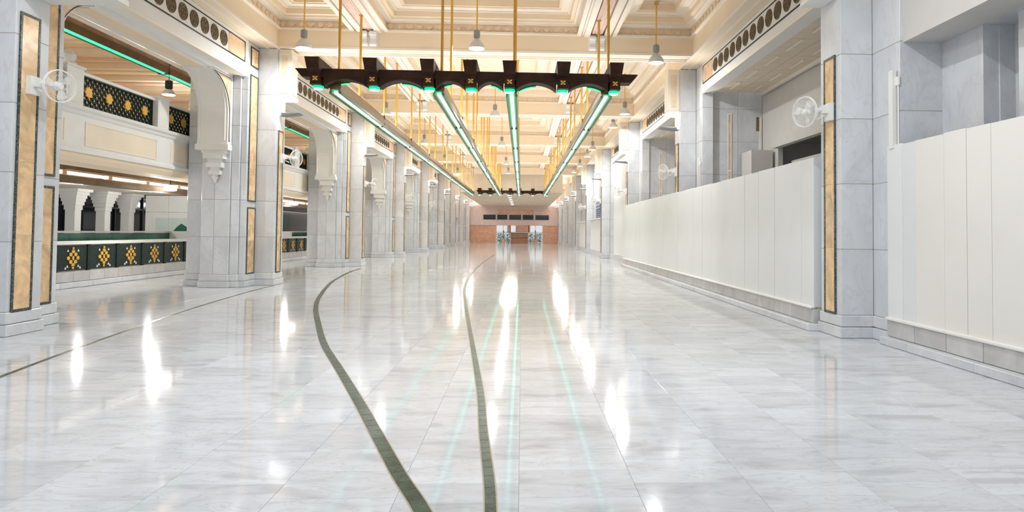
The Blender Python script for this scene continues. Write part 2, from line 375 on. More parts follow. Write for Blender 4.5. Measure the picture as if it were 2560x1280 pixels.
# ------------------------------------------------------------------ ceiling
ceil = bpy.data.objects.new('ceiling', None); COL.objects.link(ceil); ceil['kind'] = 'structure'; ceil['label'] = 'deep coffered cream plaster ceiling with pink banded beams'
def ring(mb, x0, x1, y0, y1, a, b, z0, z1):
    mb.box(x0+a, x1-a, y0+a, y0+b, z0, z1); mb.box(x0+a, x1-a, y1-b, y1-a, z0, z1)
    mb.box(x0+a, x0+b, y0+b, y1-b, z0, z1); mb.box(x1-b, x1-a, y0+b, y1-b, z0, z1)
def coffer(x0, x1, y0, y1, deep):
    mb = MB()
    mb.m = 1; ring(mb, x0, x1, y0, y1, -.02, .09, 6.90, 6.95)
    mb.m = 2; ring(mb, x0, x1, y0, y1, -.02, .03, 6.95, 7.16)
    mb.m = 1; ring(mb, x0, x1, y0, y1, -.02, .12, 7.16, 7.20); ring(mb, x0, x1, y0, y1, -.02, .20, 7.20, 7.26)
    mb.m = 0; ring(mb, x0, x1, y0, y1, -.02, .30, 7.26, 7.40)
    mb.m = 1; ring(mb, x0, x1, y0, y1, -.02, .36, 7.40, 7.44); ring(mb, x0, x1, y0, y1, -.02, .56, 7.44, 7.47)
    mb.m = 0; ring(mb, x0, x1, y0, y1, .40, .62, 7.47, 7.66)
    if deep:
        mb.m = 1; ring(mb, x0, x1, y0, y1, .40, .72, 7.66, 7.70); ring(mb, x0, x1, y0, y1, .40, 1.0, 7.70, 7.73)
        mb.m = 0; ring(mb, x0, x1, y0, y1, .40, 1.06, 7.73, 7.86)
        mb.m = 3; mb.box(x0+1, x1-1, y0+1, y1-1, 7.86, 7.92)
    else:
        mb.m = 1; ring(mb, x0, x1, y0, y1, .40, .68, 7.66, 7.69)
        mb.m = 3; mb.box(x0+.6, x1-.6, y0+.6, y1-.6, 7.69, 7.75)
    mb.build('coffer', [MT['cream'], MT['ivory'], MT['carved'], MT['creamp']], ceil)
    # carved leaf relief in the frieze
    rl = MB(); n = max(1, round((x1-x0)/.27)); 
    for k in range(n):
        c = x0+(k+.5)*(x1-x0)/n
        for yy, sg in ((y1-.03, -1),):
            rl.prism([(c-.10, 7.055), (c, 6.97), (c+.10, 7.055), (c, 7.14)], 'y', yy, yy+sg*.025)
            rl.prism([(c+.115, 6.98), (c+.13, 6.98), (c+.13, 7.13), (c+.115, 7.13)], 'y', yy, yy+sg*.03)
    if x0 < -6 or x1 > 4:
        n = round((y1-y0)/.27); xx = x0+.03 if x0 < -6 else x1-.03; sg = 1 if x0 < -6 else -1
        for k in range(n):
            c = y0+(k+.5)*(y1-y0)/n
            rl.prism([(c-.10, 7.055), (c, 6.97), (c+.10, 7.055), (c, 7.14)], 'x', xx, xx+sg*.025)
    rl.build('carved_relief', MT['carved'], ceil, kind='stuff')
PB = [(-4.62, -3.78), (1.55, 2.45)]        # pink banded beams along the hall
for k in range(len(TY)-1):
    y0, y1 = TY[k]+.35, TY[k+1]-.35
    if y1 < 9: continue
    for x0, x1, deep in ((XL, PB[0][0], 0), (PB[0][1], PB[1][0], 1), (PB[1][1], XR, 0)): coffer(x0, x1, y0, y1, deep)
    for x0, x1 in PB:
        mb = MB(); c = (x0+x1)/2
        mb.m = 0; mb.box(x0, x1, y0, y1, 7.02, 7.47)
        mb.m = 1; mb.box(x0+.04, x0+.20, y0, y1, 6.94, 7.02); mb.box(x1-.20, x1-.04, y0, y1, 6.94, 7.02)
        mb.box(x0+.10, x0+.26, y0, y1, 6.88, 6.94); mb.box(x1-.26, x1-.10, y0, y1, 6.88, 6.94)
        mb.m = 2; mb.box(c-.15, c+.15, y0, y1, 6.92, 7.02)
        mb.m = 1; mb.box(c-.035, c-.02, y0, y1, 6.91, 6.92); mb.box(c+.02, c+.035, y0, y1, 6.91, 6.92); mb.box(c-.11, c-.10, y0, y1, 6.91, 6.92); mb.box(c+.10, c+.11, y0, y1, 6.91, 6.92)
        mb.build('banded_beam', [MT['cream'], MT['ivory'], MT['pink']], ceil)
for ty in TY[1:]:
    mb = MB(); a, b = ty-.35, ty+.35
    mb.m = 0; mb.box(XL, XR, a, b, 6.46, 7.9)
    mb.m = 1; mb.box(XL, XR, a-.015, a+.07, 6.41, 6.47); mb.box(XL, XR, b-.07, b+.015, 6.41, 6.47); mb.box(XL, XR, a+.10, a+.16, 6.43, 6.46); mb.box(XL, XR, b-.16, b-.10, 6.43, 6.46)
    mb.m = 2; mb.box(XL, XR, ty-.1, ty+.1, 6.445, 6.46)
    mb.build('cross_beam', [MT['cream'], MT['ivory'], MT['creamp']], ceil)
    for x0, x1 in PB:       # pair of scroll corbels under each banded beam
        c = (x0+x1)/2; mb = MB()
        mb.box(c-.24, c+.24, a-.05, a, 6.50, 6.88)
        for s_ in (-1, 1):
            cx_ = c+s_*.12
            pr = [(a-.05, 6.88), (a-.20, 6.88), (a-.23, 6.84), (a-.22, 6.78), (a-.16, 6.74), (a-.12, 6.68), (a-.12, 6.62), (a-.15, 6.58), (a-.14, 6.52), (a-.09, 6.49), (a-.05, 6.50)]
            mb.prism(pr, 'x', cx_-.08, cx_+.08)
            mb.tube([(cx_-.095, a-.18, 6.81), (cx_+.095, a-.18, 6.81)], .045, 10); mb.tube([(cx_-.095, a-.10, 6.55), (cx_+.095, a-.10, 6.55)], .035, 10)
        mb.build('scroll_corbel', MT['white'], ceil)
for x0, x1, sg in ((XL-1.6, XL, 1), (XR, XR+1.2, -1)):    # long beams above the pillars
    mb = MB(); mb.m = 0; mb.box(x0, x1, 5, YEND, 6.40, 7.9)
    xe = x1 if sg > 0 else x0
    mb.m = 1; mb.box(xe-sg*.02, xe+sg*.03, 5, YEND, 6.38, 6.43); mb.box(xe-sg*.3, xe-sg*.24, 5, YEND, 6.385, 6.40)
    mb.build('long_beam', [MT['cream'], MT['ivory']], ceil)
# lower flat ceiling over the far end and the fascia where it begins
mb = MB(); mb.m = 0; mb.box(-5.3, 3.5, 57.0, YEND, 4.85, 4.95); mb.m = 1; mb.box(-5.3, 3.5, 56.95, 57.2, 4.85, 7.9)
mb.m = 2
for k in range(12): mb.box(-5.3, 3.5, 59+k*2.3, 59.12+k*2.3, 4.83, 4.85)
mb.build('low_ceiling', [MT['slat'], MT['slat'], MT['ivory']], ceil)
mb = MB(); mb.box(XL, XR, 57.1, YEND, 6.9, 7.0); mb.build('ceiling_panel', MT['cream'], ceil)
for k in range(6):
    mb = MB(); mb.lathe([(.16, 0), (.16, -.03), (.12, -.04)], 14); o = mb.build('downlight', MT['wgl'], ceil, (-1.2, 61+k*4.2, 4.85))
# oval vent in the first coffer beyond the beam
mb = MB(); mb.lathe([(.36, .0), (.36, -.02), (.30, -.05), (.22, -.05), (.20, -.02)], 24); 
for k in range(5): mb.box(-.18, .18, -.14+k*.07, -.11+k*.07, -.045, -.02)
mb.build('air_vent', MT['white'], ceil, (-.85, 22.2, 7.86))

# ------------------------------------------------------------------ pillars
ZR = [.33, 1.29, 2.25, 3.21, 4.17, 5.13, 6.39]
def strip(parent, x, y0, y1, z0, z1, sg, name='onyx_panel', joints=True):
    """amber panel in a dark green marble frame on a face looking along sg*x"""
    e = .035
    fr = MB()
    for (a, b, c, d) in ((y0, y0+e, z0, z1), (y1-e, y1, z0, z1), (y0+e, y1-e, z0, z0+e), (y0+e, y1-e, z1-e, z1)): fr.box(x, x+sg*.018, a, b, c, d)
    f = fr.build('green_border', MT['dkfleck'], parent)
    n = max(1, round((z1-z0-2*e)/.92)) if joints else 1; h = (z1-z0-2*e)/n
    for k in range(n): block(name, f, x, x+sg*.012, y0+e, y1-e, z0+e+k*h, z0+e+(k+1)*h, MT['onyx'], .001, .001)
def uplight(x, y, z, sg, lab, grp):
    t = thing('wall_uplight', lab, 'wall light', (x, y, z), 0, grp)
    mb = MB(); mb.box(0, sg*.10, -.03, .03, -.03, .03); mb.build('bracket_arm', MT['lamp'], t)
    mb = MB(); mb.add([(sg*.08, -.16, -.02), (sg*.52, -.12, .02), (sg*.52, .12, .02), (sg*.08, .16, -.02), (sg*.06, -.2, .05), (sg*.56, -.16, .06), (sg*.56, .16, .06), (sg*.06, .2, .05)],
                      [(0, 3, 2, 1), (4, 5, 6, 7), (0, 1, 5, 4), (1, 2, 6, 5), (2, 3, 7, 6), (3, 0, 4, 7)])
    mb.build('lamp_pan', MT['lamp'], t)
    mb = MB(); mb.box(sg*.12, sg*.5, -.12, .12, .062, .066); mb.build('lamp_lens', MT['wgl'], t)
    light('AREA', t, (sg*.30, 0, .09), P_UPLIGHT, .3, (PI, 0, 0), (1, .98, .95))
def lantern(parent, x, sg, zb=5.08, zt=6.40, w_=.34, d_=.26):
    mb = MB(); mb.box(x, x+sg*w_, -d_, d_, zb, zt-.005); b = mb.build('capital_box', MT['creamp'], parent)
    fr = MB(); e = .04
    for (a, c, z0, z1) in ((.03, .03+e, zb+.1, zt-.12), (w_-.03-e, w_-.03, zb+.1, zt-.12), (.03+e, w_-.03-e, zt-.12-e, zt-.12), (.03+e, w_-.03-e, zb+.1, zb+.1+e)):
        fr.box(x+sg*a, x+sg*c, -d_-.012, -d_, z0, z1)
    for (a, c, z0, z1) in ((-d_+.04, -d_+.08, zb+.1, zt-.12), (d_-.08, d_-.04, zb+.1, zt-.12), (-d_+.08, d_-.08, zt-.16, zt-.12), (-d_+.08, d_-.08, zb+.1, zb+.14)):
        fr.box(x+sg*w_, x+sg*(w_+.012), a, c, z0, z1)
    fr.box(x, x+sg*(w_+.02), -d_-.02, d_+.02, zb-.03, zb+.04)
    fr.build('box_moulding', MT['white'], b)
    cp = MB(); zc = zb+.2
    cp.box(x+sg*.10, x+sg*(w_-.10), -d_-.006, -d_, zb+.17, zt-.19)
    while zc < zt-.24:
        xc = x+sg*w_/2; cp.prism([(xc-.055, zc+.035), (xc, zc), (xc+.055, zc+.035), (xc, zc+.07)], 'y', -d_-.006, -d_-.016); zc += .085
    cp.build('carved_panel', MT['carved'], b)
def plinth(p, x0, x1, y0, y1):
    nx = max(1, round((x1-x0)/1.0)); ny = max(1, round((y1-y0)/1.0))
    for k in range(nx):
        a = x0-.04+k*(x1-x0+.08)/nx; b = x0-.04+(k+1)*(x1-x0+.08)/nx
        block('plinth_stone', p, a, b, y0-.04, y1+.04, 0, .16, MT['grey'], .006)
        block('plinth_stone', p, a+.02*(k == 0), b-.02*(k == nx-1), y0-.02, y1+.02, .16, .33, MT['grey'], .012)
def left_pillar(k, y, dx=0):
    small = k > 5
    lab = nth(k, 'grey marble pillar on the galleried side') if k else 'nearest galleried side grey marble pillar, cut by the frame'
    p = thing('marble_pillar', lab+(', with two framed amber strips' if k == 0 else ', amber inlay strips and a wall fan'), 'pillar', (XL+dx, y, 0), 0, 'pillars of the galleried side')
    blocks = [(-.5, 0, -.33, .33, 1), (-.65, -.5, -.97, .97, 1), (-.85, -.65, -1.05, 1.0, 1), (-1.55, -.85, -1.13, 1.1, 1), (-2.1, -1.55, -.73, .8, 1)]
    if k == 0: blocks = [(-.27, 0, -.30, .35, 1), (-.65, -.27, -1.2, 1.06, 1), (-1.55, -.65, -1.6, 1.1, 1), (-2.1, -1.55, -.73, .8, 1)]
    core = MB()
    for (a, b, c, d, n) in blocks:
        core.box(a+.006, b-.006, c+.006, d-.006, 0.01, 6.38)
    core.build('pillar_core', MT['joint'], p)
    farm = MB()
    for q, (a, b, c, d, n) in enumerate(blocks):
        plinth(p, a, b, c, d) if not small else farm.box(a-.03, b+.03, c-.03, d+.03, 0, .33)
        cols = [(a, b)]
        if q == len(blocks)-2: cols = [(a, (a+b)/2-.02), ((a+b)/2-.02, b)]
        for (ca, cb) in cols:
            for z0, z1 in zip(ZR, ZR[1:]):
                if small: farm.box(ca, cb, c, d, z0, z1-.01)
                else: block('marble_block', p, ca, cb, c, d, z0, z1, MT['grey'])
    if small: farm.build('marble_block', MT['grey'], p, kind='stuff')
    if k == 0:
        strip(p, 0.0, -.23, .15, .32, 4.50, 1); strip(p, -.27, .58, .93, .32, 2.13, 1); strip(p, -.27, .58, .93, 2.28, 5.8, 1)
        lantern(p, 0, 1, 4.82, 6.38, 1.1, .34)
    else:
        strip(p, 0.0, -.16, .18, .32, 4.20, 1)
        strip(p, -.5, -.86, -.36, .32, 2.07, 1); strip(p, -.5, -.86, -.36, 2.22, 5.56, 1); strip(p, -.5, -.86, -.36, 5.78, 6.30, 1, joints=False)
        lantern(p, 0, 1)
    if k: uplight(XL+.0, y, 4.62, 1, f'grey flared uplight under the carved box of the {ORD[k]} galleried side pillar', 'uplights on the galleried side pillars')
    return p
def right_pillar(k, y):
    small = k > 5
    p = thing('marble_pillar', (nth(k, 'grey marble pillar on the boarded side') if k else 'nearest boarded side grey marble pillar, between the hoardings')+', one amber strip', 'pillar', (XR, y, 0), 0, 'pillars of the boarded side')
    blocks = [(0, .48, -.33, .33), (.48, .80, -1.0, 1.0), (.80, 2.3, -.82, .8)]
    if k == 0: blocks = [(0, .48, -.30, .36), (.48, 1.1, -1.0, 1.0), (1.1, 2.3, -.98, .8)]
    core = MB(); farm = MB()
    for (a, b, c, d) in blocks: core.box(a+.006, b-.006, c+.006, d-.006, .01, 6.38)
    core.build('pillar_core', MT['joint'], p)
    for q, (a, b, c, d) in enumerate(blocks):
        if small: farm.box(a-.03, b+.03, c-.03, d+.03, 0, .33)
        elif k == 1 and q == 0: farm.box(a+.01, b, c, d, 0, .33)
        else: plinth(p, a, b, c, d)
        cols = [(a, b)] if q < 2 else [(a, a+.78), (a+.78, b)]
        for ca, cb in cols:
            for z0, z1 in zip(ZR, ZR[1:]):
                if small: farm.box(ca, cb, c, d, z0, z1-.01)
                else: block('marble_block', p, ca, cb, c, d, z0, z1, MT['grey'])
    if farm.v: farm.build('marble_block', MT['grey'], p, kind='stuff')
    strip(p, 0, -.14, .22, .32, 4.2, -1)
    lantern(p, 0, -1)
    # slim framed amber strip on the return face
    if 0 < k <= 5:
        mb = MB(); mb.box(1.27, 1.30, -.84, -.82, 1.0, 5.0); mb.box(1.36, 1.39, -.84, -.82, 1.0, 5.0); mb.box(1.30, 1.36, -.84, -.82, 4.96, 5.0); mb.box(1.30, 1.36, -.835, -.82, 3.3, 3.36)
        f = mb.build('strip_frame', MT['white'], p)
        mb = MB(); mb.box(1.30, 1.36, -.83, -.82, 1.0, 4.96); mb.build('amber_strip', MT['onyx2'], f)
        mb = MB(); mb.box(2.20, 2.27, -.85, -.81, 2.5, 4.9); mb.m = 1; mb.box(2.12, 2.2, -.84, -.815, 4.5, 4.9); mb.build('corner_trim', [MT['white'], MT['medal']], p)
    if k: uplight(XR, y, 4.62, -1, f'grey flared uplight under the carved box of the {ORD[k]} boarded side pillar', 'uplights on the boarded side pillars')
    return p
for k, y in enumerate(LY): left_pillar(k, y, -.35 if k == 0 else 0)
for k, y in enumerate(RY): right_pillar(k, y)

# ------------------------------------------------------------------ galleried side bays
def circle(cx, cy, r, n=20, st=0): return [(cx+r*math.cos(2*PI*(i+st)/n), cy+r*math.sin(2*PI*(i+st)/n)) for i in range(n)]
def star(cx, cy, r, n=8, q=.76): return [(cx+(r if i % 2 == 0 else r*q)*math.cos(PI*i/n), cy+(r if i % 2 == 0 else r*q)*math.sin(PI*i/n)) for i in range(2*n)]
medal_me = None
def medallion():
    global medal_me
    if not medal_me:
        mb = MB(); mb.prism(circle(0, 0, .185, 24), 'x', 0, .010); 
        mb.tube([(.010, .17*math.cos(a*PI/12), .17*math.sin(a*PI/12)) for a in range(24)], .012, 6, True)
        mb.tube([(.010, .10*math.cos(a*PI/8), .10*math.sin(a*PI/8)) for a in range(16)], .012, 6, True)
        for a in range(8): mb.tube([(.010, .02*math.cos(a*PI/4), .02*math.sin(a*PI/4)), (.014, .15*math.cos(a*PI/4+.25), .15*math.sin(a*PI/4+.25))], .009, 5)
        medal_me = mb.mesh('medallion', MT['medal'])
    return medal_me
def frieze(parent, x, sg, y0, y1, first, ndisc=None):
    """frieze on the beam face: black line border, onyx ends, row of round medallions"""
    z0, z1 = 5.78, 6.30; e = .028
    fr = MB()
    for (a, b, c, d) in ((y0, y1, z0, z0+e), (y0, y1, z1-e, z1), (y0, y0+e, z0+e, z1-e), (y1-e, y1, z0+e, z1-e)): fr.box(x, x+sg*.014, a, b, c, d)
    f = fr.build('frieze_border', MT['dkgreen'], parent)
    mb = MB(); mb.box(x, x+sg*.006, y0+e, y1-e, z0+e, z1-e); mb.build('frieze_panel', MT['onyx2'], parent)
    for a, b, s_ in ((y0+e, y0+.95, 1), (y1-.95, y1-e, -1)):
        mb = MB(); mb.prism([(a if s_ > 0 else a, z0+.08), (a+.08, z0+e), (b-.08, z0+e), (b, z0+.14), (b, z1-.14), (b-.08, z1-e), (a+.08, z1-e), (a, z1-.08)], 'x', x, x+sg*.012)
        mb.build('onyx_end', MT['onyx2'], parent)
    n = int((y1-y0-2.05)/.44); s = (y1-y0-2.0)/n
    mb = MB(); mb.box(x, x+sg*.009, y0+.97, y1-.97, z0+e, z1-e); mb.build('medallion_field', MT['white'], parent)
    for k in range(n):
        o = link('medallion', medallion(), parent, (x+sg*.009, y0+1.0+(k+.5)*s, (z0+z1)/2)); 
        if sg < 0: o.rotation_euler = (0, 0, PI)
def arch_beam(k, ya, yb):
    """ya, yb: the faces of the two pillars' flanges"""
    t = thing('arch_beam', f'white arched beam with round bronze medallions spanning the {ORD[k]} galleried bay', 'beam', (0, ya, 0), 0, 'arched beams of the galleried side')
    L_ = yb-ya; X = -7.15
    mb = MB(); mb.box(-7.5, -7.3, .0, L_, 5.46, 6.39); mb.box(-7.3, X, -.12, L_+.14, 5.46, 6.39); mb.box(-8.2, -7.5, 0, L_, 5.40, 6.39); mb.build('beam_body', MT['white'], t)
    mb = MB()
    mb.box(-8.0, -7.68, 1.2, L_-1.2, 5.385, 5.40)
    mb.build('soffit_panel', MT['cream'], t)
    mb = MB(); mb.box(-7.3, X+.015, 0, L_, 5.445, 5.49); mb.box(-8.32, -8.25, 0, L_, 5.36, 5.42); mb.box(-7.68, -7.62, 0, L_, 5.375, 5.40); mb.build('beam_moulding', MT['ivory'], t)
    frieze(t, X, 1, .15, L_-.1, 0)
    # curved brackets against both pillars
    for end, s_ in ((L_, -1), (0, 1)):
        def Y(d): return end+s_*d
        pts = [(Y(0), 5.41), (Y(1.12), 5.41)]
        for a in range(0, 13):
            q = a/12*PI/2; pts.append((Y(1.12-.93*math.sin(q)), 4.45+.94*math.cos(q)))
        pts += [(Y(.19), 3.62), (Y(0), 3.62)]
        mb = MB(); mb.prism(pts, 'x', -8.25, -7.5); br = mb.build('arch_bracket', MT['white'], t)
        # raised mouldings along the curve
        for xx in (-8.20, -7.57):
            mb = MB(); cur = [(Y(1.12-.925*math.sin(a/12*PI/2)), 4.45+.935*math.cos(a/12*PI/2)) for a in range(13)]+[(Y(.195), 3.75)]
            mb.tube([(xx, a, b) for a, b in cur], .022, 6); mb.build('curve_moulding', MT['white'], br)
        # spandrel of amber in a thin dark frame, facing the hall
        sp = [(Y(.06), 5.36), (Y(1.02), 5.36)]+[(Y(1.06-.94*math.sin(a/12*PI/2)), 4.40+.93*math.cos(a/12*PI/2)) for a in range(2, 13)]+[(Y(.125), 3.72), (Y(.06), 3.72)]
        cy = sum(p[0] for p in sp)/len(sp); cz = 4.9
        mb = MB(); mb.prism(sp, 'x', -7.5, -7.492); d_ = mb.build('spandrel_frame', MT['dkgreen'], br)
        ins = [(Y(.078), 5.34), (Y(.96), 5.34)]+[(Y(1.045-.945*math.sin(a/12*PI/2)), 4.42+.925*math.cos(a/12*PI/2)) for a in range(2, 12)]+[(Y(.108), 3.74), (Y(.078), 3.74)]
        mb = MB(); mb.prism(ins, 'x', -7.492, -7.487); mb.prism(circle(Y(.24), 5.12, .09, 20), 'x', -7.487, -7.478); mb.build('spandrel_panel', MT['onyx2'], br)
        # stepped corbel hanging below
        mb = MB()
        for (za, zb, x0, x1, d) in ((3.50, 3.64, -8.28, -7.46, .24), (3.42, 3.50, -8.14, -7.54, .20), (3.28, 3.42, -8.08, -7.58, .24), (3.18, 3.28, -8.00, -7.66, .15), (3.06, 3.18, -8.02, -7.64, .19), (2.98, 3.06, -7.94, -7.72, .12), (2.88, 2.98, -7.97, -7.69, .15)):
            mb.box(x0, x1, Y(-.0), Y(d), za, zb)
        mb.lathe([(.005, -.24), (.03, -.21), (.06, -.12), (.09, -.08), (.06, -.04), (.10, .0)], 10, (-7.83, Y(.08), 2.89))
        mb.build('hanging_corbel', MT['white'], br)
    return t
def balcony(k, ya, yb):
    t = thing('gallery_balcony', f'cream panelled balcony with green lattice railing in the {ORD[k]} galleried bay', 'balcony', (0, ya, 0), 0, 'balconies of the galleried side')
    L_ = yb-ya; X = -8.8
    mb = MB(); mb.box(-9.2, X, 0, L_, 2.96, 3.85); mb.build('fascia_beam', MT['white'], t)
    prof = [(-9.0, 3.72), (X, 3.72), (X+.03, 3.75), (X+.05, 3.80), (X+.10, 3.84), (X+.12, 3.90), (-9.0, 3.90)]
    mb = MB(); mb.prism(prof, 'y', 0, L_); mb.prism([(-9.0, 2.97), (X, 2.97), (X+.05, 2.98), (X+.05, 3.05), (X, 3.09), (-9, 3.09)], 'y', 0, L_); mb.build('fascia_moulding', MT['white'], t)
    mb = MB(); mb.prism([(-9.25, 2.76), (X-.20, 2.76), (X-.06, 2.80), (X+.0, 2.90), (X+.02, 2.97), (-9.25, 2.97)], 'y', .0, L_); mb.build('soffit_cove', MT['cream'], t)
    E = L_  # posts are measured back from the far pillar
    segs = [(E-1.88, E-.63), (E-5.1, E-2.4), (max(0.05, E-8.1), E-5.6)]
    for a, b in segs:
        a2, b2 = a+.05, b-.05
        fr = MB(); 
        for (c, d, e, f) in ((a2, b2, 3.14, 3.17), (a2, b2, 3.60, 3.63), (a2, a2+.03, 3.17, 3.60), (b2-.03, b2, 3.17, 3.60)): fr.box(X, X+.015, c, d, e, f)
        f = fr.build('panel_frame', MT['ivory'], t)
        mb = MB(); mb.box(X, X+.006, a2+.03, b2-.03, 3.17, 3.60); mb.build('fascia_panel', MT['creamp'], f)
        # lattice
        z0, z1 = 3.96, 4.58
        fr = MB(); xx0, xx1 = X-.20, X-.14
        for (c, d, e, g) in ((a, b, z0, z0+.03), (a, b, z1-.03, z1), (a, a+.03, z0+.03, z1-.03), (b-.03, b, z0+.03, z1-.03)): fr.box(xx0, xx1, c, d, e, g)
        W = .052; st = .155; H_ = z1-z0
        for sgn in (1, -1):
            s = -H_
            while s < (b-a):
                # diagonal bar from (s, bottom) to (s+H, top), clipped
                p0, p1 = s, s+H_; q0, q1 = max(p0, 0), min(p1, b-a)
                if q1-q0 > .02:
                    za, zb_ = z0+(q0-p0), z0+(q1-p0)
                    u0, u1 = (a+q0, a+q1) if sgn > 0 else (b-q0, b-q1)
                    h = W/2
                    fr.prism([(u0, za-h), (u1, zb_-h), (u1, zb_+h), (u0, za+h)], 'x', xx0+.015+(.004 if sgn > 0 else 0), xx1-.015)
                s += st
        lf = fr.build('lattice_panel', MT['dkgreen'], t)
        n = max(1, round((b-a)/.66))
        for q in range(n):
            c = a+(q+.5)*(b-a)/n
            mb = MB(); mb.prism(star(0, 0, .125), 'x', 0, .03); mb.build('gold_star', MT['goldst'], lf, (X-.16, c, (z0+z1)/2))
        mb = MB(); mb.box(X-.24, X-.08, a, b, 4.58, 4.64); mb.box(X-.22, X-.10, a, b, 3.90, 3.96); mb.build('hand_rail', MT['white'], t)
    for j, c in enumerate([E-.40, E-2.14, E-5.35]):
        mb = MB(); h = .25 if j else .13
        mb.box(X-.30, X-.02, c-h, c+h, 3.90, 4.66); mb.box(X-.015, X-.02, c-h+.06, c+h-.06, 3.98, 4.58); mb.box(X-.33, X+.01, c-h-.03, c+h+.03, 4.66, 4.70)
        if j != 1: mb.lathe([(.13, 0), (.13, .05), (.09, .08), (.12, .14), (.12, .20), (.07, .28), (.01, .34)], 12, (X-.16, c, 4.70))
        mb.build('railing_post', MT['white'], t)
    return t
bays = []
for k in range(len(LY)-1):
    ya, yb = LY[k]+1.10, LY[k+1]-1.13
    if k == 0: 
        arch_beam(0, ya, yb)
    elif k < 6: arch_beam(k, LY[k]+1.10, LY[k+1]-1.13)
    if k < 6: balcony(k, LY[k]+(.82 if k == 0 else .3), LY[k+1]+.3)
# plain far bays
for k in (6, 7):
    mb = MB(); mb.box(-8.3, -7.15, LY[k]+1.12, LY[k+1]-1.15, 3.0, 6.39); mb.build('wall_far_bay', MT['grey'], kind='structure')
mb = MB(); mb.box(-16, -8.85, LY[6], LY[6]+.2, 0, 6.4); mb.build('wall_aisle_end', MT['white'], kind='structure')

# side aisle: gallery floor slab, gallery ceiling, back wall
mb = MB(); mb.box(-19, -9.25, 2, LY[6], 2.95, 3.15); oa = mb.build('ceiling_aisle', MT['ivory'], kind='structure'); oa['label'] = 'cream underside of the gallery over the side aisle'
gc = bpy.data.objects.new('ceiling_gallery', None); COL.objects.link(gc); gc['kind'] = 'structure'
mb = MB(); mb.box(-15.2, -8.2, 2, LY[6], 6.40, 6.55); mb.build('ceiling_slab', MT['cream'], gc)
y = 6.0; q = 0
while y < 60:
    mb = MB(); mb.m = q % 3 == 1
    mb.m = 0; mb.box(-15.2, -8.4, y, y+.75, 6.22, 6.40); mb.m = 1; mb.box(-15.2, -8.4, y+.25, y+.5, 6.18, 6.22)
    mb.build('ceiling_rib', [MT['ivory'], MT['pink'] if q % 2 == 0 else MT['cream']], gc); y += 1.55; q += 1
mb = MB(); mb.box(-15.4, -15.2, 2, LY[6], 3.15, 6.4); mb.box(-15.2, -15.12, 2, LY[6], 5.9, 6.05); mb.box(-15.2, -15.05, 2, LY[6], 5.2, 5.3); mb.build('wall_gallery_back', MT['cream'], kind='structure')
mb = MB(); mb.box(-19.4, -19.2, 14, 60, 0, 2.95)
mb.build('wall_aisle_back', MT['plast'], kind='structure')
for yy in (17.5, 22.5, 26.6, 32, 40):  # downlights added to brighten the dark back of the aisle
    mb = MB(); mb.lathe([(.10, 2.95), (.10, 2.93), (.07, 2.925)], 14, (-14.6, yy, 0)); mb.build('downlight', MT['wgl'], oa)
    light('POINT', oa, (-14.6, yy, 2.86), 75, .06, (0, 0, 0), (1, .98, .95))
# dark glazing behind the arcade
gw = bpy.data.objects.new('window_1', None); COL.objects.link(gw); gw['kind'] = 'structure'
for q in range(14):
    y0 = 22+q*1.1
    mb = MB(); mb.box(-18.6, -18.57, y0+.03, y0+1.07, .2, 2.9); mb.build('window_pane', MT['black'], gw)
    mb = MB(); mb.box(-18.62, -18.5, y0-.03, y0+.03, 0, 2.95); mb.build('window_mullion', MT['metalk'], gw)
mb = MB(); mb.box(-18.62, -18.5, 22, 37.4, 2.35, 2.42); mb.box(-18.62, -18.5, 22, 37.4, 1.2, 1.24); mb.build('window_transom', MT['metalk'], gw)
# arcade columns
proto = thing('arcade_column', 'white arcade column with stepped capital, nearest of the three before the dark glazing', 'column', (-17, 25.7, 0), 0, 'columns of the aisle arcade')
mb = MB(); mb.box(-.18, .18, -.18, .18, 0, 2.3); mb.build('column_shaft', MT['white'], proto)
mb = MB()
for (h, za, zb) in ((.21, 2.16, 2.34), (.25, 2.34, 2.48), (.28, 2.48, 2.60), (.31, 2.60, 2.72), (.36, 2.72, 2.84), (.44, 2.84, 2.95)): mb.box(-h, h, -h, h, za, zb)
mb.build('stepped_capital', MT['white'], proto)
mb = MB(); mb.box(-.24, .24, -.24, .24, 0, .3); mb.build('column_base', MT['white'], proto)
index_kids()
for q, (yy, lb) in enumerate(((27.5, 'white arcade column with stepped capital, middle of the three before the dark glazing'), (29.15, 'white arcade column with stepped capital, beside the white marble pier'))):
    c = copy_tree(proto); c.location = (-17, yy, 0); c['label'] = lb
p = thing('aisle_pier', 'broad white marble pier with an amber strip at the back of the side aisle', 'pier', (-15.2, 30.4, 0))
for z0, z1 in ((0, .33), (.33, 1.2), (1.2, 2.2), (2.2, 2.93)):
    for a, b in ((-1.3, -.3), (-.3, .6), (.6, 1.5)): block('marble_block', p, a, b, -.8, .8, z0, z1, MT['white'])
mb = MB(); mb.box(.86, 1.12, -.84, -.80, .4, 2.1); mb.box(.86, 1.12, -.84, -.80, 2.16, 2.85); f = mb.build('strip_frame', MT['dkgreen'], p)
mb = MB(); mb.box(.90, 1.08, -.85, -.84, .45, 2.05); mb.box(.90, 1.08, -.85, -.84, 2.2, 2.8); mb.build('amber_strip', MT['onyx'], f)

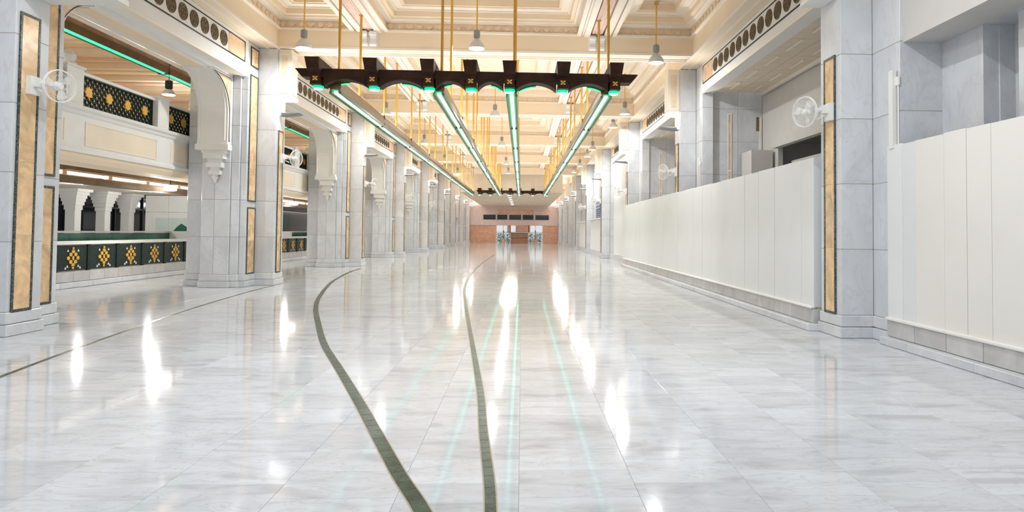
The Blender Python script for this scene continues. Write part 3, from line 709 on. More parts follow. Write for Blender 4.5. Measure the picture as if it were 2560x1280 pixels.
# parapets
def emblem(parent, x, y, z, sg, k):
    mb = MB()
    def petal(cy, cz, ry, rz): mb.prism([(cy+ry*math.cos(a*PI/5), cz+rz*math.sin(a*PI/5)) for a in range(10)], 'x', 0, sg*.02)
    petal(0, 0, .035, .06)
    for a in range(8):
        q = a*PI/4; r = .14 if a % 2 == 0 else .10; petal(1.25*r*math.cos(q), (r+.03)*math.sin(q), .055, .05)
    for a in (0, 2): petal(0, (.235 if a else -.235), .03, .045)
    e = mb.build('gold_emblem', MT['goldst'], parent, (x, y, z))
    mb = MB()
    for (dy, dz) in ((-.19, .19), (.19, .19), (-.2, -.2), (.2, -.2), (-.27, -.24), (.27, -.24)): mb.prism([(dy-.03, dz-.03), (dy+.03, dz-.03), (dy, dz+.03)], 'x', 0, sg*.015)
    mb.build('pale_inlay', MT['white'], parent, (x, y, z))
par = thing('aisle_parapet', 'dark green panelled parapet with gold star emblems and white coping', 'parapet', (-11.2, 0, 0))
Y0 = 11.5-.02; pitch_ = 1.22; npan = 40
mb = MB(); mb.box(-.22, -.03, Y0, Y0+pitch_*npan, 0, 1.06); mb.build('parapet_core', MT['joint'], par)
mb = MB(); mb.box(-.30, .05, Y0, Y0+pitch_*npan, 1.07, 1.15); mb.build('coping', MT['white'], par)
for q in range(npan):
    a = Y0+q*pitch_
    if q > 24:
        continue
    block('green_panel', par, -.03, .0, a+.06, a+pitch_-.06, .42, 1.04, MT['dkgreen'], .01)
    mb = MB(); mb.box(-.03, .015, a-.06, a+.06, .40, 1.06); mb.build('panel_post', MT['dkgreen'], par)
    emblem(par, 0, a+pitch_/2, .73, 1, q)
    for h in (0, 1): block('base_stone', par, -.03, .04, a+h*.61, a+.61+h*.61, .14, .40, MT['basest'], .004)
    block('base_ledge', par, -.03, .14, a, a+pitch_, 0, .14, MT['grey'], .01)
par2 = thing('glass_parapet', 'further parapet of green glass below a thin white rail', 'parapet', (-13.6, 0, 0))
mb = MB(); mb.box(-.1, .06, 12, 50, 1.33, 1.39); mb.build('white_rail', MT['white'], par2)
for q in range(18): block('glass_panel', par2, -.04, .0, 12+q*2.1, 14.1+q*2.1, .1, 1.33, MT['glassg'], .004, .01)
# clear screens on the far parapet
for q, (yy, lb) in enumerate(((26.2, 'clear glass screen with a curved green stand on the parapet, by the aisle pier'), (33.6, 'clear glass screen with a green wedge stand, seen through the second galleried bay'))):
    t = thing('glass_screen', lb, 'screen', (-13.2 if q == 0 else -12.6, yy, 0))
    mb = MB(); mb.box(-1.0, 1.0, 0, .02, 1.39, 2.3 if q else 1.9); mb.build('screen_pane', MT['glass'], t)
    mb = MB(); mb.prism([(-.3, 1.39), (.35, 1.39), (.2, 1.55), (.0, 1.68), (-.16, 1.55)], 'y', -.06, -.02); mb.build('screen_stand', MT['glassg'], t)
    mb = MB(); mb.box(-1.05, 1.05, -.1, .1, 0, 1.39); mb.build('screen_base', MT['white'], t)

# ------------------------------------------------------------------ light channels of the aisle
def channel(t, x, z, y0, y1, mt, sg, w_=.22, h_=.30, rods=(), ztop=6.4, seg=4.7, underslung=True):
    mb = MB(); 
    mb.prism([(x-w_/2, z+h_), (x-w_/2-.03, z+h_*.5), (x-w_/2, z), (x-w_/2+.03, z), (x-w_/2+.03, z+.08), (x+w_/2-.03, z+.08), (x+w_/2-.03, z), (x+w_/2, z), (x+w_/2+.03, z+h_*.5), (x+w_/2, z+h_)], 'y', y0, y1)
    c = mb.build('light_channel', MT['bronzeg' if t.name.startswith('gallery') else 'bronzel'], t)
    mb = MB(); mb.box(x-w_/2+.03, x+w_/2-.03, y0, y1, z+.055, z+.078); mb.build('channel_liner', MT['gliner'] if mt is not MT['wtube'] else MT['ivory'], c)
    y = y0+.05
    while y < y1-.3:
        e = min(y+seg-.10, y1); mb = MB(); mb.tube([(x, y, z+.025), (x, e, z+.025)], .042, 8); mb.build('light_tube', mt, c)
        mb = MB(); mb.box(x-w_/2-.02, x+w_/2+.02, e+.0, e+.08, z-.01, z+h_+.02); mb.build('channel_clip', MT['bronze'], c)
        y += seg
    for r in rods:
        mb = MB(); mb.tube([(x, r, z+h_-.01), (x, r, ztop)], .024, 8); mb.lathe([(.05, ztop-.03), (.05, ztop)], 10, (x, r, 0)); mb.lathe([(.05, z+h_), (.03, z+h_+.06)], 10, (x, r, 0)); mb.build('hanger_rod', MT['gold'], t)
    return c
gt = thing('gallery_light_channel', 'bronze light channel with a green tube hung above the gallery railing', 'light fitting', (0, 0, 0))
channel(gt, -9.8, 5.70, 13.6, 50, MT['gtube2'], 1, .26, .34, [13.9+1.75*k for k in range(20)], 6.2)
at_ = thing('aisle_light_channel', 'bronze channel with white tubes under the gallery in the side aisle', 'light fitting', (0, 0, 0))
mb = MB(); mb.box(-9.85, -9.6, 11, 50, 2.72, 2.80); mb.box(-9.85, -9.62, 11, 50, 2.46, 2.60); mb.box(-9.85, -9.78, 11, 50, 2.6, 2.72); mb.box(-9.9, -9.8, 11, 50, 2.8, 2.95); mb.build('light_channel', MT['bronzel'], at_)
for q in range(24):
    a = 11.2+q*1.55; mb = MB(); mb.tube([(-9.66, a, 2.66), (-9.66, a+1.42, 2.66)], .035, 8); mb.build('light_tube', MT['wtube'], at_)
    mb = MB(); mb.box(-9.72, -9.61, a+1.42, a+1.55, 2.61, 2.71); mb.build('tube_clip', MT['onyx'], at_)
for q in range(5):
    light('POINT', gt, (-11.5, 14+q*8, 5.3), 45, .3, (0, 0, 0), (1, .93, .84))

# ------------------------------------------------------------------ pendants
def pendant_proto():
    t = thing('pendant_lamp', '', 'pendant lamp', (0, 0, 0), 0, 'pendant lamps')
    mb = MB(); mb.lathe([(.205, 0), (.21, .02), (.19, .09), (.15, .16), (.10, .21), (.06, .24), (.055, .26)], 24, cap=False); mb.lathe([(.055, .26), (.10, .205), (.145, .155), (.185, .085), (.2, .01)], 24, cap=False)
    mb.build('lamp_shade', MT['shade'], t, smooth=True)
    mb = MB(); mb.lathe([(.19, .015), (.0001, .0)], 24, cap=False); mb.build('lamp_glass', MT['wgl'], t)
    mb = MB(); mb.lathe([(.05, .24), (.06, .28), (.085, .29), (.085, .46), (.07, .48), (.03, .50)], 16); mb.build('lamp_housing', MT['lamp'], t, smooth=False)
    mb = MB(); mb.tube([(0, 0, .49), (0, 0, 1.62)], .018, 8); mb.lathe([(.06, 1.58), (.06, 1.62)], 12); mb.build('hanging_rod', MT['gold'], t)
    light('AREA', t, (0, 0, -.01), P_PENDANT, .20, (0, 0, 0), (.965, .985, 1))
    return t
PEND = [(-5.63, 17.0, 6.13, 'nearest to the galleried side pillars'), (-1.22, 17.0, 6.22, 'nearest on the hall axis'), (3.52, 17.3, 6.02, 'nearest by the boarded side'),
        (-5.45, 26.3, 6.1, 'second from the camera in the galleried side row'), (-1.15, 26.9, 6.2, 'second on the hall axis'), (3.95, 25.4, 6.1, 'second by the boarded side'), (3.95, 28.7, 6.1, 'third by the boarded side'),
        (-5.2, 35.0, 6.1, 'third in the galleried side row'), (-1.15, 36.1, 6.2, 'third on the hall axis'), (3.9, 36.6, 6.1, 'fourth by the boarded side'), (3.95, 40.1, 6.1, 'fifth by the boarded side'),
        (-5.2, 44.0, 6.1, 'fourth in the galleried side row'), (-1.15, 46.0, 6.2, 'fourth on the hall axis'), (4.0, 45.8, 6.1, 'sixth by the boarded side'), (4.0, 50.8, 6.1, 'seventh by the boarded side'),
        (-5.2, 53.0, 6.1, 'farthest in the galleried side row'), (-1.15, 53.5, 6.2, 'farthest on the hall axis, before the low ceiling'),
        (-4.4, 6.8, 6.1, 'above the frame on the galleried side'), (-1.2, 7.0, 6.1, 'above the frame on the hall axis'), (2.2, 6.8, 6.1, 'above the frame on the boarded side')]
pp = pendant_proto(); index_kids()
for q, (x, y, z, lb) in enumerate(PEND):
    o = pp if q == 0 else copy_tree(pp)
    o.location = (x, y, z); o['label'] = 'white bell pendant lamp on gold rod, '+lb
# far end lamps under the low ceiling
for q in range(3):
    for x in (-6.0, 4.1): light('POINT', None, (x, 62+q*9, 5.6), 150, .25, (0, 0, 0), (1, .98, .95), 'cove_light')
    light('AREA', None, (-1.2, 61+q*9, 4.78), 150, 1.6, (0, 0, 0), (1, .92, .82), 'downlight_glow')
# gallery pendants
for q, (x, y, z, lb) in enumerate(((-9.3, 17.6, 5.0, 'small pendant lamp with black housing hanging in the gallery behind the lattice railing'), (-9.3, 12.9, 4.95, 'small pendant lamp half hidden behind the nearest galleried pillar'))):
    t = thing('gallery_lamp', lb, 'pendant lamp', (x, y, z), 0, 'gallery pendant lamps')
    mb = MB(); mb.lathe([(.17, 0), (.16, .04), (.10, .12), (.05, .15)], 20); mb.build('lamp_shade', MT['shade'], t)
    mb = MB(); mb.lathe([(.155, -.012), (.155, .0)], 20); mb.build('lamp_glass', MT['wgl'], t)
    mb = MB(); mb.lathe([(.05, .14), (.09, .17), (.09, .36), (.05, .38)], 12); mb.build('lamp_housing', MT['metalk'], t)
    mb = MB(); mb.tube([(0, 0, .37), (0, 0, 6.2-z)], .008, 6); mb.build('hanging_wire', MT['metalk'], t)
for q, (yy, lb) in enumerate(((18.2, 'bright white drum lamp below the aisle light channel, before the second galleried pillar'), (27.9, 'added white drum lamp in the side aisle, mostly behind the third galleried pillar'), (37.5, 'added white drum lamp in the side aisle by the fourth galleried pillar'), (11.0, 'added white drum lamp in the side aisle hidden behind the nearest galleried pillar'))):  # every drum lamp after the first is added to light the aisle
    t = thing('aisle_lamp', lb, 'lamp', (-9.5, yy, 2.44), 0, 'drum lamps of the side aisle'); light('POINT', t, (-.3, 0, -.08), 110, .07, (0, 0, 0), (1, .97, .93))
    mb = MB(); mb.lathe([(.08, .06), (.15, .08), (.16, .14), (.15, .2), (.08, .22)], 18); mb.build('drum_diffuser', MT['wgl'], t)
    mb = MB(); mb.tube([(0, 0, .21), (0, 0, .51)], .015, 6); mb.build('lamp_stem', MT['metalk'], t)

# ------------------------------------------------------------------ lighting truss with green tubes
YT, YF = 14.5, 56.0
tr = thing('lighting_truss', 'dark bronze pergola frame with green lit channels running down the hall', 'lighting frame', (0, 0, 0))
def crossbeam(yt, x0, x1, blocks_x, detail=True):
    d = .17
    mb = MB()
    mb.add([(x0, yt-d, 4.98), (x1, yt-d, 4.98), (x1, yt+d, 4.98), (x0, yt+d, 4.98), (x0+.15, yt-d, 4.80), (x1-.15, yt-d, 4.80), (x1-.15, yt+d, 4.80), (x0+.15, yt+d, 4.80)],
           [(0, 1, 2, 3), (7, 6, 5, 4), (0, 4, 5, 1), (1, 5, 6, 2), (2, 6, 7, 3), (3, 7, 4, 0)])
    c = mb.build('cross_beam', MT['bronze'], tr)
    # shallow arches between the blocks
    for q, (a, b) in enumerate(zip(blocks_x, blocks_x[1:])):
        a2, b2 = a+.14, b-.14; W = b2-a2
        pts = [(a2, 4.81), (a2, 4.60)]+[(a2+W*i/14, 4.60+.165*math.sin(PI*i/14)**.75) for i in range(1, 14)]+[(b2, 4.60), (b2, 4.81)]
        mb = MB(); mb.prism(pts, 'y', yt-d+.01, yt+d-.01); mb.build('arch_apron', MT['bronze'], tr)
        if detail:
            lo, hi = ((.10, .50), (.45, .92), (.12, .5), (.5, .92), (.06, .5), (.5, .94))[q % 6]
            ar = [(a2+W*(lo+(hi-lo)*i/8), yt+d+.05, 4.60+.165*math.sin(PI*(lo+(hi-lo)*i/8))**.75-.012) for i in range(9)]
            mb = MB(); mb.tube(ar, .022, 8); mb.build('green_arc_tube', MT['ggl2'], tr)
            mb = MB(); mb.prism([(p[0], p[2]+.0) for p in ar]+[(p[0], p[2]+.06) for p in ar[::-1]], 'y', yt+d, yt+d+.11); mb.build('arc_reflector', MT['bronze'], tr)
    for x in blocks_x:
        s_ = Matrix.Translation((x, yt, 0)); 
        mb = MB()
        mb.prism([(-d-.10, 4.62), (d+.02, 4.62), (d+.02, 4.90), (-d-.10, 4.90)], 'x', -.115, .115)
        mb.prism([(-d-.38, 5.14), (d+.45, 5.14), (d+.30, 5.0), (d+.02, 4.92), (-d-.06, 4.90), (-d-.10, 4.86), (-d-.16, 4.90), (-d-.22, 4.88), (-d-.30, 4.93)], 'x', -.15, .15)
        mb.v = [(vx*(1 if vz > 5.1 else .84), vy, vz) if vz > 4.85 else (vx, vy, vz) for vx, vy, vz in mb.v]
        mb.xform(s_)
        b = mb.build('bracket_block', MT['bronze'], tr)
        if detail:
            mb = MB()
            for (a, bb) in ((-1, -1), (1, -1), (-1, 1), (1, 1)):
                mb.prism([(x+a*.008, 4.745+bb*.005), (x+a*.05, 4.745+bb*.015), (x+a*.055, 4.745+bb*.05), (x+a*.03, 4.745+bb*.04), (x+a*.01, 4.745+bb*.045)], 'y', yt-d-.105, yt-d-.115)
            mb.prism(circle(x, 4.745, .016, 8), 'y', yt-d-.105, yt-d-.118)
            mb.build('gold_motif', MT['goldst'], b)
        mb = MB(); mb.lathe([(.112, 0), (.118, -.045), (.10, -.055)], 18, (x, yt-.04, 4.62)); mb.build('green_lamp_ring', MT['ggl'], b)
        mb = MB(); mb.lathe([(.09, -.055), (.095, -.068), (.04, -.075)], 16, (x, yt-.04, 4.62)); mb.build('green_lamp', MT['gdisc'], b)
MT['ggl2'] = emis('green_arc_glow', (.03, 1.0, .35), 1.3); MT['gdisc'] = emis('green_lamp_disc', (.6, 1.0, .8), 4)
MT['gedge'] = plain('green_painted_channel_lip', (.01, .16, .06), .3)
crossbeam(YT, -4.93, 2.52, [-4.46, -3.25, -2.05, -1.14, -.30, .86, 2.0])
crossbeam(YF, -3.9, 2.35, [-3.6, -2.7, -1.85, -1.0, -.2, .9, 2.05], False)
rods = []
for k in range(9): rods += [14.75+4.8*k, 16.65+4.8*k]
for xc in (-4.15, -1.88, -.26, 1.86):
    c = channel(tr, xc, 4.52, YT+.15, YF-.1, MT['gtube'], 1, .20, .30, (), 6.7)
    mb = MB(); 
    for s_ in (-1, 1): mb.box(xc+s_*.10, xc+s_*.128, YT+.15, YF-.1, 4.50, 4.56)
    mb.build('channel_lip', MT['gedge'], c)
    for r in rods:
        zt = 6.92
        inb = any(abs(r-ty) < .35 for ty in TY)
        if inb: zt = 6.43
        elif -3.8 < xc < 1.5: zt = 7.86
        mb = MB(); mb.tube([(xc+.05, r, 4.80), (xc+.05, r, zt)], .032, 8); mb.lathe([(.06, zt-.03), (.06, zt)], 10, (xc+.05, r, 0)); mb.build('hanger_rod', MT['gold'], tr)

for xc in (-4.15, -1.88, -.26, 1.86):     # white tubes lying in the open top of each channel, washing the ceiling
    for a in range(4):
        l = light('AREA', tr, (xc-.03, YT+.6+5+a*10.2, 4.86), P_TROUGH, 1, (PI, 0, 0), (1, .98, .94), 'trough_light'); l.data.shape = 'RECTANGLE'; l.data.size = .08; l.data.size_y = 9.6
for a in range(3):
    l = light('AREA', gt, (-9.8, 18+a*9, 6.09), 60, 1, (PI, 0, 0), (1, .98, .94), 'trough_light'); l.data.shape = 'RECTANGLE'; l.data.size = .08; l.data.size_y = 8
mb = MB(); mb.box(-9.78, -9.68, 13.6, 50, 6.03, 6.07); mb.build('trough_tube', MT['wtube'], gt)
# ------------------------------------------------------------------ wall fans
def fan(x, y, z, sg, ang, lab):
    t = thing('wall_fan', lab, 'fan', (x, y, z), 0, 'wall fans')
    mb = MB(); mb.box(0, sg*.07, -.09, .09, -.13, .13); mb.box(sg*.07, sg*.16, -.05, .05, -.02, .10); mb.build('wall_bracket', MT['fan'], t)
    mb = MB(); mb.tube([(sg*.14, 0, .04), (sg*.27, 0, .02)], .035, 10); mb.tube([(sg*.10, 0, -.05), (sg*.22, 0, -.11)], .012, 8); mb.build('fan_arm', MT['fan'], t)
    Rm = Matrix.Translation((sg*.40, 0, 0)) @ Matrix.Rotation(ang, 4, 'Z') @ Matrix.Rotation(PI/2+.08, 4, 'Y')   # local +z -> fan axis
    mb = MB(); mb.lathe([(.03, -.14), (.06, -.13), (.065, -.03), (.04, .0)], 14); mb.lathe([(.045, .0), (.05, .03), (.03, .05)], 14); mb.xform(Rm); mb.build('fan_motor', MT['fan'], t)
    mb = MB(); R_ = .225
    mb.tube([(R_*math.cos(a*PI/16), R_*math.sin(a*PI/16), .0) for a in range(32)], .009, 6, True)
    mb.tube([(R_*1.0*math.cos(a*PI/16), R_*1.0*math.sin(a*PI/16), .03) for a in range(32)], .005, 5, True)
    for r_, zz in ((.16, .065), (.10, .078), (.05, .085)): mb.tube([(r_*math.cos(a*PI/12), r_*math.sin(a*PI/12), zz) for a in range(24)], .002, 4, True)
    for a in range(36):
        q = a*2*PI/36; c, s_ = math.cos(q), math.sin(q)
        mb.tube([(.03*c, .03*s_, .087), (.12*c, .12*s_, .078), (.19*c, .19*s_, .055), (R_*c, R_*s_, 0)], .0011, 3)
        mb.tube([(R_*c, R_*s_, 0), (.16*c, .16*s_, -.07), (.06*c, .06*s_, -.10)], .0011, 3)
    mb.xform(Rm); mb.build('fan_guard', MT['wire'], t)
    mb = MB()
    for a in range(3):
        q = a*2*PI/3+.4; pts = []
        for (r_, w0, w1) in ((.04, -.2, .25), (.10, -.42, .30), (.16, -.50, .26), (.195, -.42, .05)): pts.append((r_, w0, w1))
        vs = []; 
        for r_, w0, w1 in pts: vs += [(r_*math.cos(q+w0), r_*math.sin(q+w0), -.01), (r_*math.cos(q+w1), r_*math.sin(q+w1), .025)]
        for r_, w0, w1 in pts: vs += [(r_*math.cos(q+w0), r_*math.sin(q+w0), -.014), (r_*math.cos(q+w1), r_*math.sin(q+w1), .021)]
        fs = []
        for i in range(3): fs += [(2*i, 2*i+1, 2*i+3, 2*i+2), (8+2*i, 8+2*i+2, 8+2*i+3, 8+2*i+1)]
        fs += [(0, 8, 9, 1), (6, 7, 15, 14), (0, 2, 10, 8), (2, 4, 12, 10), (4, 6, 14, 12), (1, 9, 11, 3), (3, 11, 13, 5), (5, 13, 15, 7)]
        mb.add(vs, fs)
    mb.xform(Rm); mb.build('fan_blades', MT['blade'], t)
fan(-7.0+.015, 9.58, 3.50, 1, math.radians(-20), 'white oscillating wall fan on the amber strip of the nearest galleried side pillar')
for k in (1, 2, 3, 4): fan(XL+.015, LY[k]+.05, 3.45, 1, math.radians(-25), f'white wall fan on the {ORD[k]} galleried side pillar')
fan(XR-.015, 9.75, 3.35, -1, math.radians(-157), 'white wall fan on the nearest boarded side pillar, over the hoarding end')
for k in (1, 2, 3, 4): fan(XR-.015, RY[k]+.05, 3.35, -1, math.radians(-150), f'white wall fan on the {ORD[k]} boarded side pillar')

# ------------------------------------------------------------------ boarded side
def hoard(name, lab, x, seams, mats, zt, seglen, thick=.5, endcap=False):
    t = thing(name, lab, 'hoarding', (x, 0, 0))
    ya, yb = seams[0], seams[-1]
    mb = MB(); mb.box(.03, thick, ya+.01, yb-.01, 0, zt-.03); mb.build('hoarding_core', MT['joint'], t)
    for q, (a, b) in enumerate(zip(seams, seams[1:])):
        gp = .013 if (endcap and q in (2, 3)) else random.choice((.001, .0016, .0024))
        block('board_panel', t, random.choice((0, .004, .009)), .04, a+gp, b-gp, .36, zt+random.uniform(-.008, .008), mats[q % len(mats)], .003, 0)
    n = max(1, round((yb-ya)/seglen)); s = (yb-ya)/n
    for q in range(n):
        block('base_stone', t, -.02, .04, ya+q*s, ya+(q+1)*s, .11, .33, MT['basest'], .003, .004)
        if q % 2 == 0: block('base_ledge', t, -.13, .04, ya+q*s-.0, ya+min(q+2, n)*s, 0, .11, MT['grey'], .008, .002)
        if q % 3 == 0: block('cap_ledge', t, -.05, .05, ya+q*s, ya+min(q+3, n)*s, .33, .375, MT['white'], .010, .002)
    if endcap:
        block('board_panel', t, .0, .14, ya-.012, ya-.0, .36, zt, MT['board3'], .003, .0)
        block('base_stone', t, -.02, .14, ya-.03, ya, .11, .33, MT['basest'], .003, .0)
        block('base_ledge', t, -.13, .14, ya-.10, ya, 0, .11, MT['grey'], .008, .0)
    return t
B, B2, B3 = MT['board'], MT['board2'], MT['board3']
s1 = [10.25, 10.72, 11.22, 11.88, 12.7, 13.5, 14.3, 15.1, 15.9, 16.7, 17.6, 18.5, 19.4, 20.4, 21.4, 22.4, 23.5, 24.6, 25.7, 26.8, 28.0, 29.6]
hoard('white_hoarding', 'long white board hoarding on a marble plinth beyond the nearest boarded side pillar', 4.6, s1, [B, B, B], 2.72, .8, .06, True)
s2 = [2.0, 3.0, 4.1, 5.4, 6.35, 6.98, 7.38, 7.78, 8.36, 8.66, 9.02]
hoard('white_hoarding', 'cream and white board hoarding on a marble plinth at the frame edge', 5.1, s2, [B2, B2, B2, B2, B2, B2, B2, B2, B3, B], 2.74, .62, .35)
# white cable trunking on the pillar return, above the hoarding
for (x, yy, z0, z1, lb) in ((5.14, 8.86, 2.70, 3.78, 'white upright cable trunking on the nearest boarded pillar above the cream hoarding'), (5.14, 18.9, 2.4, 3.7, 'slim white upright trunking beside the second boarded pillar'), (5.14, 28.4, 2.4, 4.2, 'slim white upright trunking beside the third boarded pillar')):
    t = thing('cable_trunking', lb, 'trunking', (x, yy, 0), 0, 'white cable trunkings')
    mb = MB(); mb.box(-.06, .0, -.02, .08, z0, z1); mb.build('trunking_cover', MT['white'], t)
    mb = MB(); mb.box(-.02, .0, -.10, -.02, z1-.22, z1-.1); mb.box(-.012, 0, -.08, -.05, z0, z1-.2); mb.build('junction_box', MT['white'], t)
for k in range(len(RY)-1):
    ya, yb = RY[k]+1.0, RY[k+1]-1.0
    t = thing('frieze_beam', f'white frieze beam with bronze medallions over the {ORD[k]} boarded side bay', 'beam', (0, ya, 0), 0, 'frieze beams of the boarded side'); L_ = yb-ya
    mb = MB(); mb.box(5.15, 5.5, 0, L_, 5.55, 6.39); mb.build('beam_body', MT['white'], t)
    mb = MB(); mb.box(5.13, 5.2, 0, L_, 5.53, 5.57); mb.build('beam_moulding', MT['ivory'], t)
    frieze(t, 5.15, -1, .08, L_-.08, 0)
    sb = MB(); sb.box(5.4, 7.0, 0, L_, 5.60, 5.72); so = sb.build('soffit_slab', MT['slat'], t)
    if k < 3:
        n = int(L_/.62)
        for q in range(n):
            block('ceiling_board', t, 5.5, 6.2, q*L_/n, (q+1)*L_/n, 5.575, 5.60, MT['slat'], .004, .006); block('ceiling_board', t, 6.2, 6.9, q*L_/n, (q+1)*L_/n, 5.575, 5.60, MT['slat'], .004, .006)
        mb = MB()
        for q in range(0, n, 2): mb.box(5.80, 5.84, q*L_/n, (q+1.3)*L_/n, 5.55, 5.575); mb.box(6.5, 6.54, (q+.4)*L_/n, (q+1.6)*L_/n, 5.55, 5.575)
        mb.box(6.82, 6.9, 0, L_, 5.5, 5.6); mb.build('ceiling_batten', MT['ivory'], t)
    if k == 0:
        mb = MB(); mb.box(6.97, 7.1, ya-.2, yb+.3, 4.1, 5.7); mb.box(6.97, 7.1, 17.7, yb+.3, 0, 4.1); mb.box(8.6, 8.7, ya, 19, 0, 4.1); mb.box(7.1, 8.6, 18.6, 18.9, 0, 4.2); mb.box(7.1, 8.6, ya, 18.6, 4.1, 4.2)
        o = mb.build('wall_right_recess', MT['plast'], kind='structure')
        mb = MB(); mb.box(6.80, 6.98, 12.0, 17.68, 3.84, 4.09); o = mb.build('trim_1', MT['plast'], kind='structure')
        mb = MB(); mb.box(6.3, 6.9, 17.9, 18.7, 2.4, 3.82); mb.box(7.3, 7.5, 12, 17.6, 0, 3.5); o = mb.build('wall_right_stub', MT['plast'], kind='structure')
    elif k == 1:
        mb = MB(); mb.box(6.9, 7.1, ya-1, yb+1, 0, 5.6); mb.build('wall_right_recess', MT['plast'], kind='structure')
    else:
        mb = MB(); mb.box(5.28 if k == 2 else 5.2, 5.5, ya, yb, .33, 5.56); o = mb.build('wall_right_infill', MT['board'] if k == 2 else MT['grey'], kind='structure')
        mb = MB(); mb.box(5.12, 5.5, ya+.04, yb-.04, 0, .33); o = mb.build('baseboard_right', MT['grey'], kind='structure')
# white boarded screens standing in the third and fourth bays
for q, (ya, yb, x, z1, lb) in enumerate(((39.9, 46.8, 4.88, 2.35, 'low white screen below the blue poster in the fourth boarded bay'), (49.2, 56.2, 4.9, 2.3, 'low white screen in the fifth boarded bay'))):
    t = thing('white_screen', lb, 'screen', (x, ya, 0), 0, 'low white screens'); n = 5; s = (yb-ya)/n
    for i in range(n): block('board_panel', t, 0, .2, i*s, (i+1)*s, .34, z1, MT['board'], .003)
    mb = MB(); mb.box(-.04, .2, 0, yb-ya, 0, .34); mb.build('screen_base', MT['grey'], t); mb = MB(); mb.box(-.12, .22, 0, yb-ya, z1, z1+.06); mb.build('screen_cap', MT['white'], t)
t = thing('blue_poster', 'dark blue notice board with pale header on the low white screen', 'notice', (4.86, 41.0, 2.42))
mb = MB(); mb.box(0, .04, 0, 2.2, 0, 1.05); mb.build('poster_sheet', MT['blue'], t)
mb = MB(); mb.box(-.012, 0, .2, .9, .78, .92); mb.box(-.012, 0, 1.2, 1.9, .78, .92); mb.box(-.012, 0, .1, 2.1, .62, .68)
for i in range(4):
    for j in range(3): mb.box(-.012, 0, .15+j*.68, .15+j*.68+.5, .08+i*.13, .10+i*.13)
mb.build('pale_print', MT['pale'], t)
# nearest boarded bay: walls above the cream hoarding
mb = MB(); mb.box(5.2, 5.72, 2, 8.80, 4.15, 6.4); o = mb.build('wall_right_header', MT['plast'], kind='structure')
mb = MB(); mb.box(5.75, 5.95, 7.98, 8.82, 0, 4.2); mb.box(6.15, 6.4, 7.2, 7.98, 0, 4.2); mb.box(5.95, 6.4, 7.96, 8.1, 0, 4.2); mb.box(5.85, 6.4, 7.18, 7.52, 0, 4.2); mb.box(6.1, 6.4, 2, 7.2, 0, 4.2); mb.box(5.6, 6.4, 2, 8.8, 4.16, 4.3)
o = mb.build('wall_right_near', MT['grey'], kind='structure')

# ------------------------------------------------------------------ far end wall
ew = bpy.data.objects.new('wall_far', None); COL.objects.link(ew); ew['kind'] = 'structure'; ew['label'] = 'mauve and orange stone end wall with a dark window band'
Y = YEND
mb = MB(); mb.box(-7, -3.35, Y, Y+.4, 0, 2.3); mb.box(2.75, 5.5, Y, Y+.4, 0, 2.3); mb.build('lower_wall', MT['orange'], ew)
mb = MB(); mb.box(-9, 7, Y-.15, Y+.4, 2.3, 3.0); mb.box(-9, 7, Y-.05, Y+.4, 3.0, 3.7); mb.build('spandrel_wall', MT['mauve'], ew)
for a, b in ((-5.0, -3.4), (-3.2, -1.9), (-1.65, -.1), (.1, 1.5), (1.75, 3.5)):
    mb = MB(); mb.box(a, b, Y-.10, Y-.05, 3.06, 3.68); mb.build('window_pane', MT['black'], ew)
mb = MB(); mb.box(-9, 7, Y, Y+.4, 3.7, 7.2); mb.build('upper_wall', MT['mauve'], ew)
for a, b in ((-3.2, -.2), (-.1, 1.5), (3.0, 3.6)):
    mb = MB(); mb.box(a, b, Y-.05, Y, 3.75, 4.35); mb.build('orange_slab', MT['orange'], ew)
mb = MB(); mb.box(-1.9, -1.45, Y, Y+.3, 1.35, 2.3); mb.box(-.8, 1.1, Y, Y+.3, 1.45, 2.3); mb.build('door_panel', MT['orange'], ew)
mb = MB(); mb.box(-3.35, 2.75, Y, Y+.1, 1.38, 1.46); mb.build('door_rail', MT['mauve'], ew)
for q, x in enumerate((-3.3, -2.4, -1.5, .9, 1.8, 2.7)):
    mb = MB(); mb.box(x-.04, x+.04, Y, Y+.1, 0, 2.3); mb.build('door_post', MT['ivory'], ew)
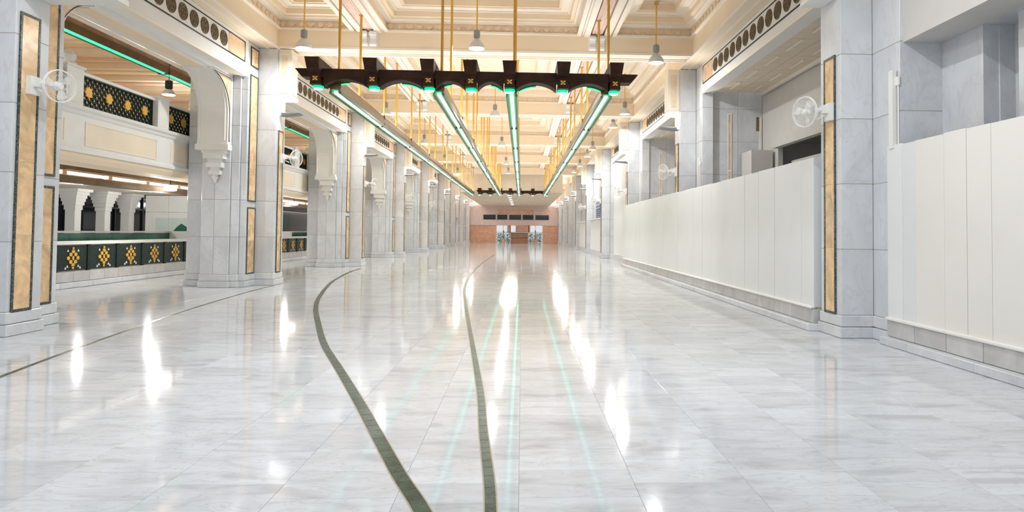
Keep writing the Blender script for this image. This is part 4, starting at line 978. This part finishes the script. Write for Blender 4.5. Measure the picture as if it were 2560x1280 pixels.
t = thing('reception_kiosk', 'brown wooden counter in front of the bright far entrance', 'counter', (-.3, Y-1.2, 0))
mb = MB(); mb.box(-1.1, 1.1, -.4, .4, 0, 1.30); mb.build('counter_body', MT['brown'], t)
mb = MB(); mb.box(-1.14, 1.14, -.45, .45, 1.30, 1.36); mb.box(-1.12, 1.12, -.43, -.4, .68, .72); mb.build('counter_top', MT['metalk'], t)
def plant(x, y, lb, pot, h):
    t = thing('potted_plant', lb, 'plant', (x, y, 0), 0, 'plants at the far entrance')
    mb = MB(); mb.lathe([(.20, 0), (.26, .5), (.28, .55)], 12); mb.build('plant_pot', pot, t)
    mb = MB()
    for q in range(60):
        a = random.uniform(0, 2*PI); z = random.uniform(.5, h); r = .42*(1-(z-.5)/(h-.4))+.05; c, s_ = math.cos(a), math.sin(a)
        p0 = Vector((0, 0, z-.1)); p1 = Vector((r*c, r*s_, z)); n_ = Vector((-s_, c, .2))*.05
        mb.add([p0, (p0+p1)/2+n_, p1, (p0+p1)/2-n_], [(0, 1, 2, 3)])
    mb.tube([(0, 0, .5), (0, 0, h)], .03, 6); mb.build('foliage', MT['leaf'], t, kind='stuff')
plant(-2.35, Y-.6, 'potted tree in a terracotta pot before the far entrance, galleried side of the kiosk', MT['orange'], 1.7)
plant(1.75, Y-.6, 'potted fir shaped plant in an orange pot before the far entrance, boarded side', MT['orange'], 1.7)
for q, (x, yy) in enumerate(((-3.0, 91), (-1.8, 92), (1.2, 91), (2.4, 92.5))):
    mb = MB()
    for i in range(420):
        a = random.uniform(0, 2*PI); z = random.uniform(0, 1.3); r = random.uniform(.2, .8); c, s_ = math.cos(a), math.sin(a); p = Vector((r*c, r*s_, z)); n_ = Vector((-s_, c, 0))*.045
        mb.add([p-n_, p+Vector((0, 0, .06)), p+n_, p-Vector((0, 0, .06))], [(0, 1, 2, 3)])
    o = mb.build('garden_shrub', MT['leaf2'], None, (x, yy, 0)); tag(o, f'green shrub outside the far entrance, {ORD[q] if q else "first"} from the galleried side', 'shrub', 'shrubs outside the far entrance')
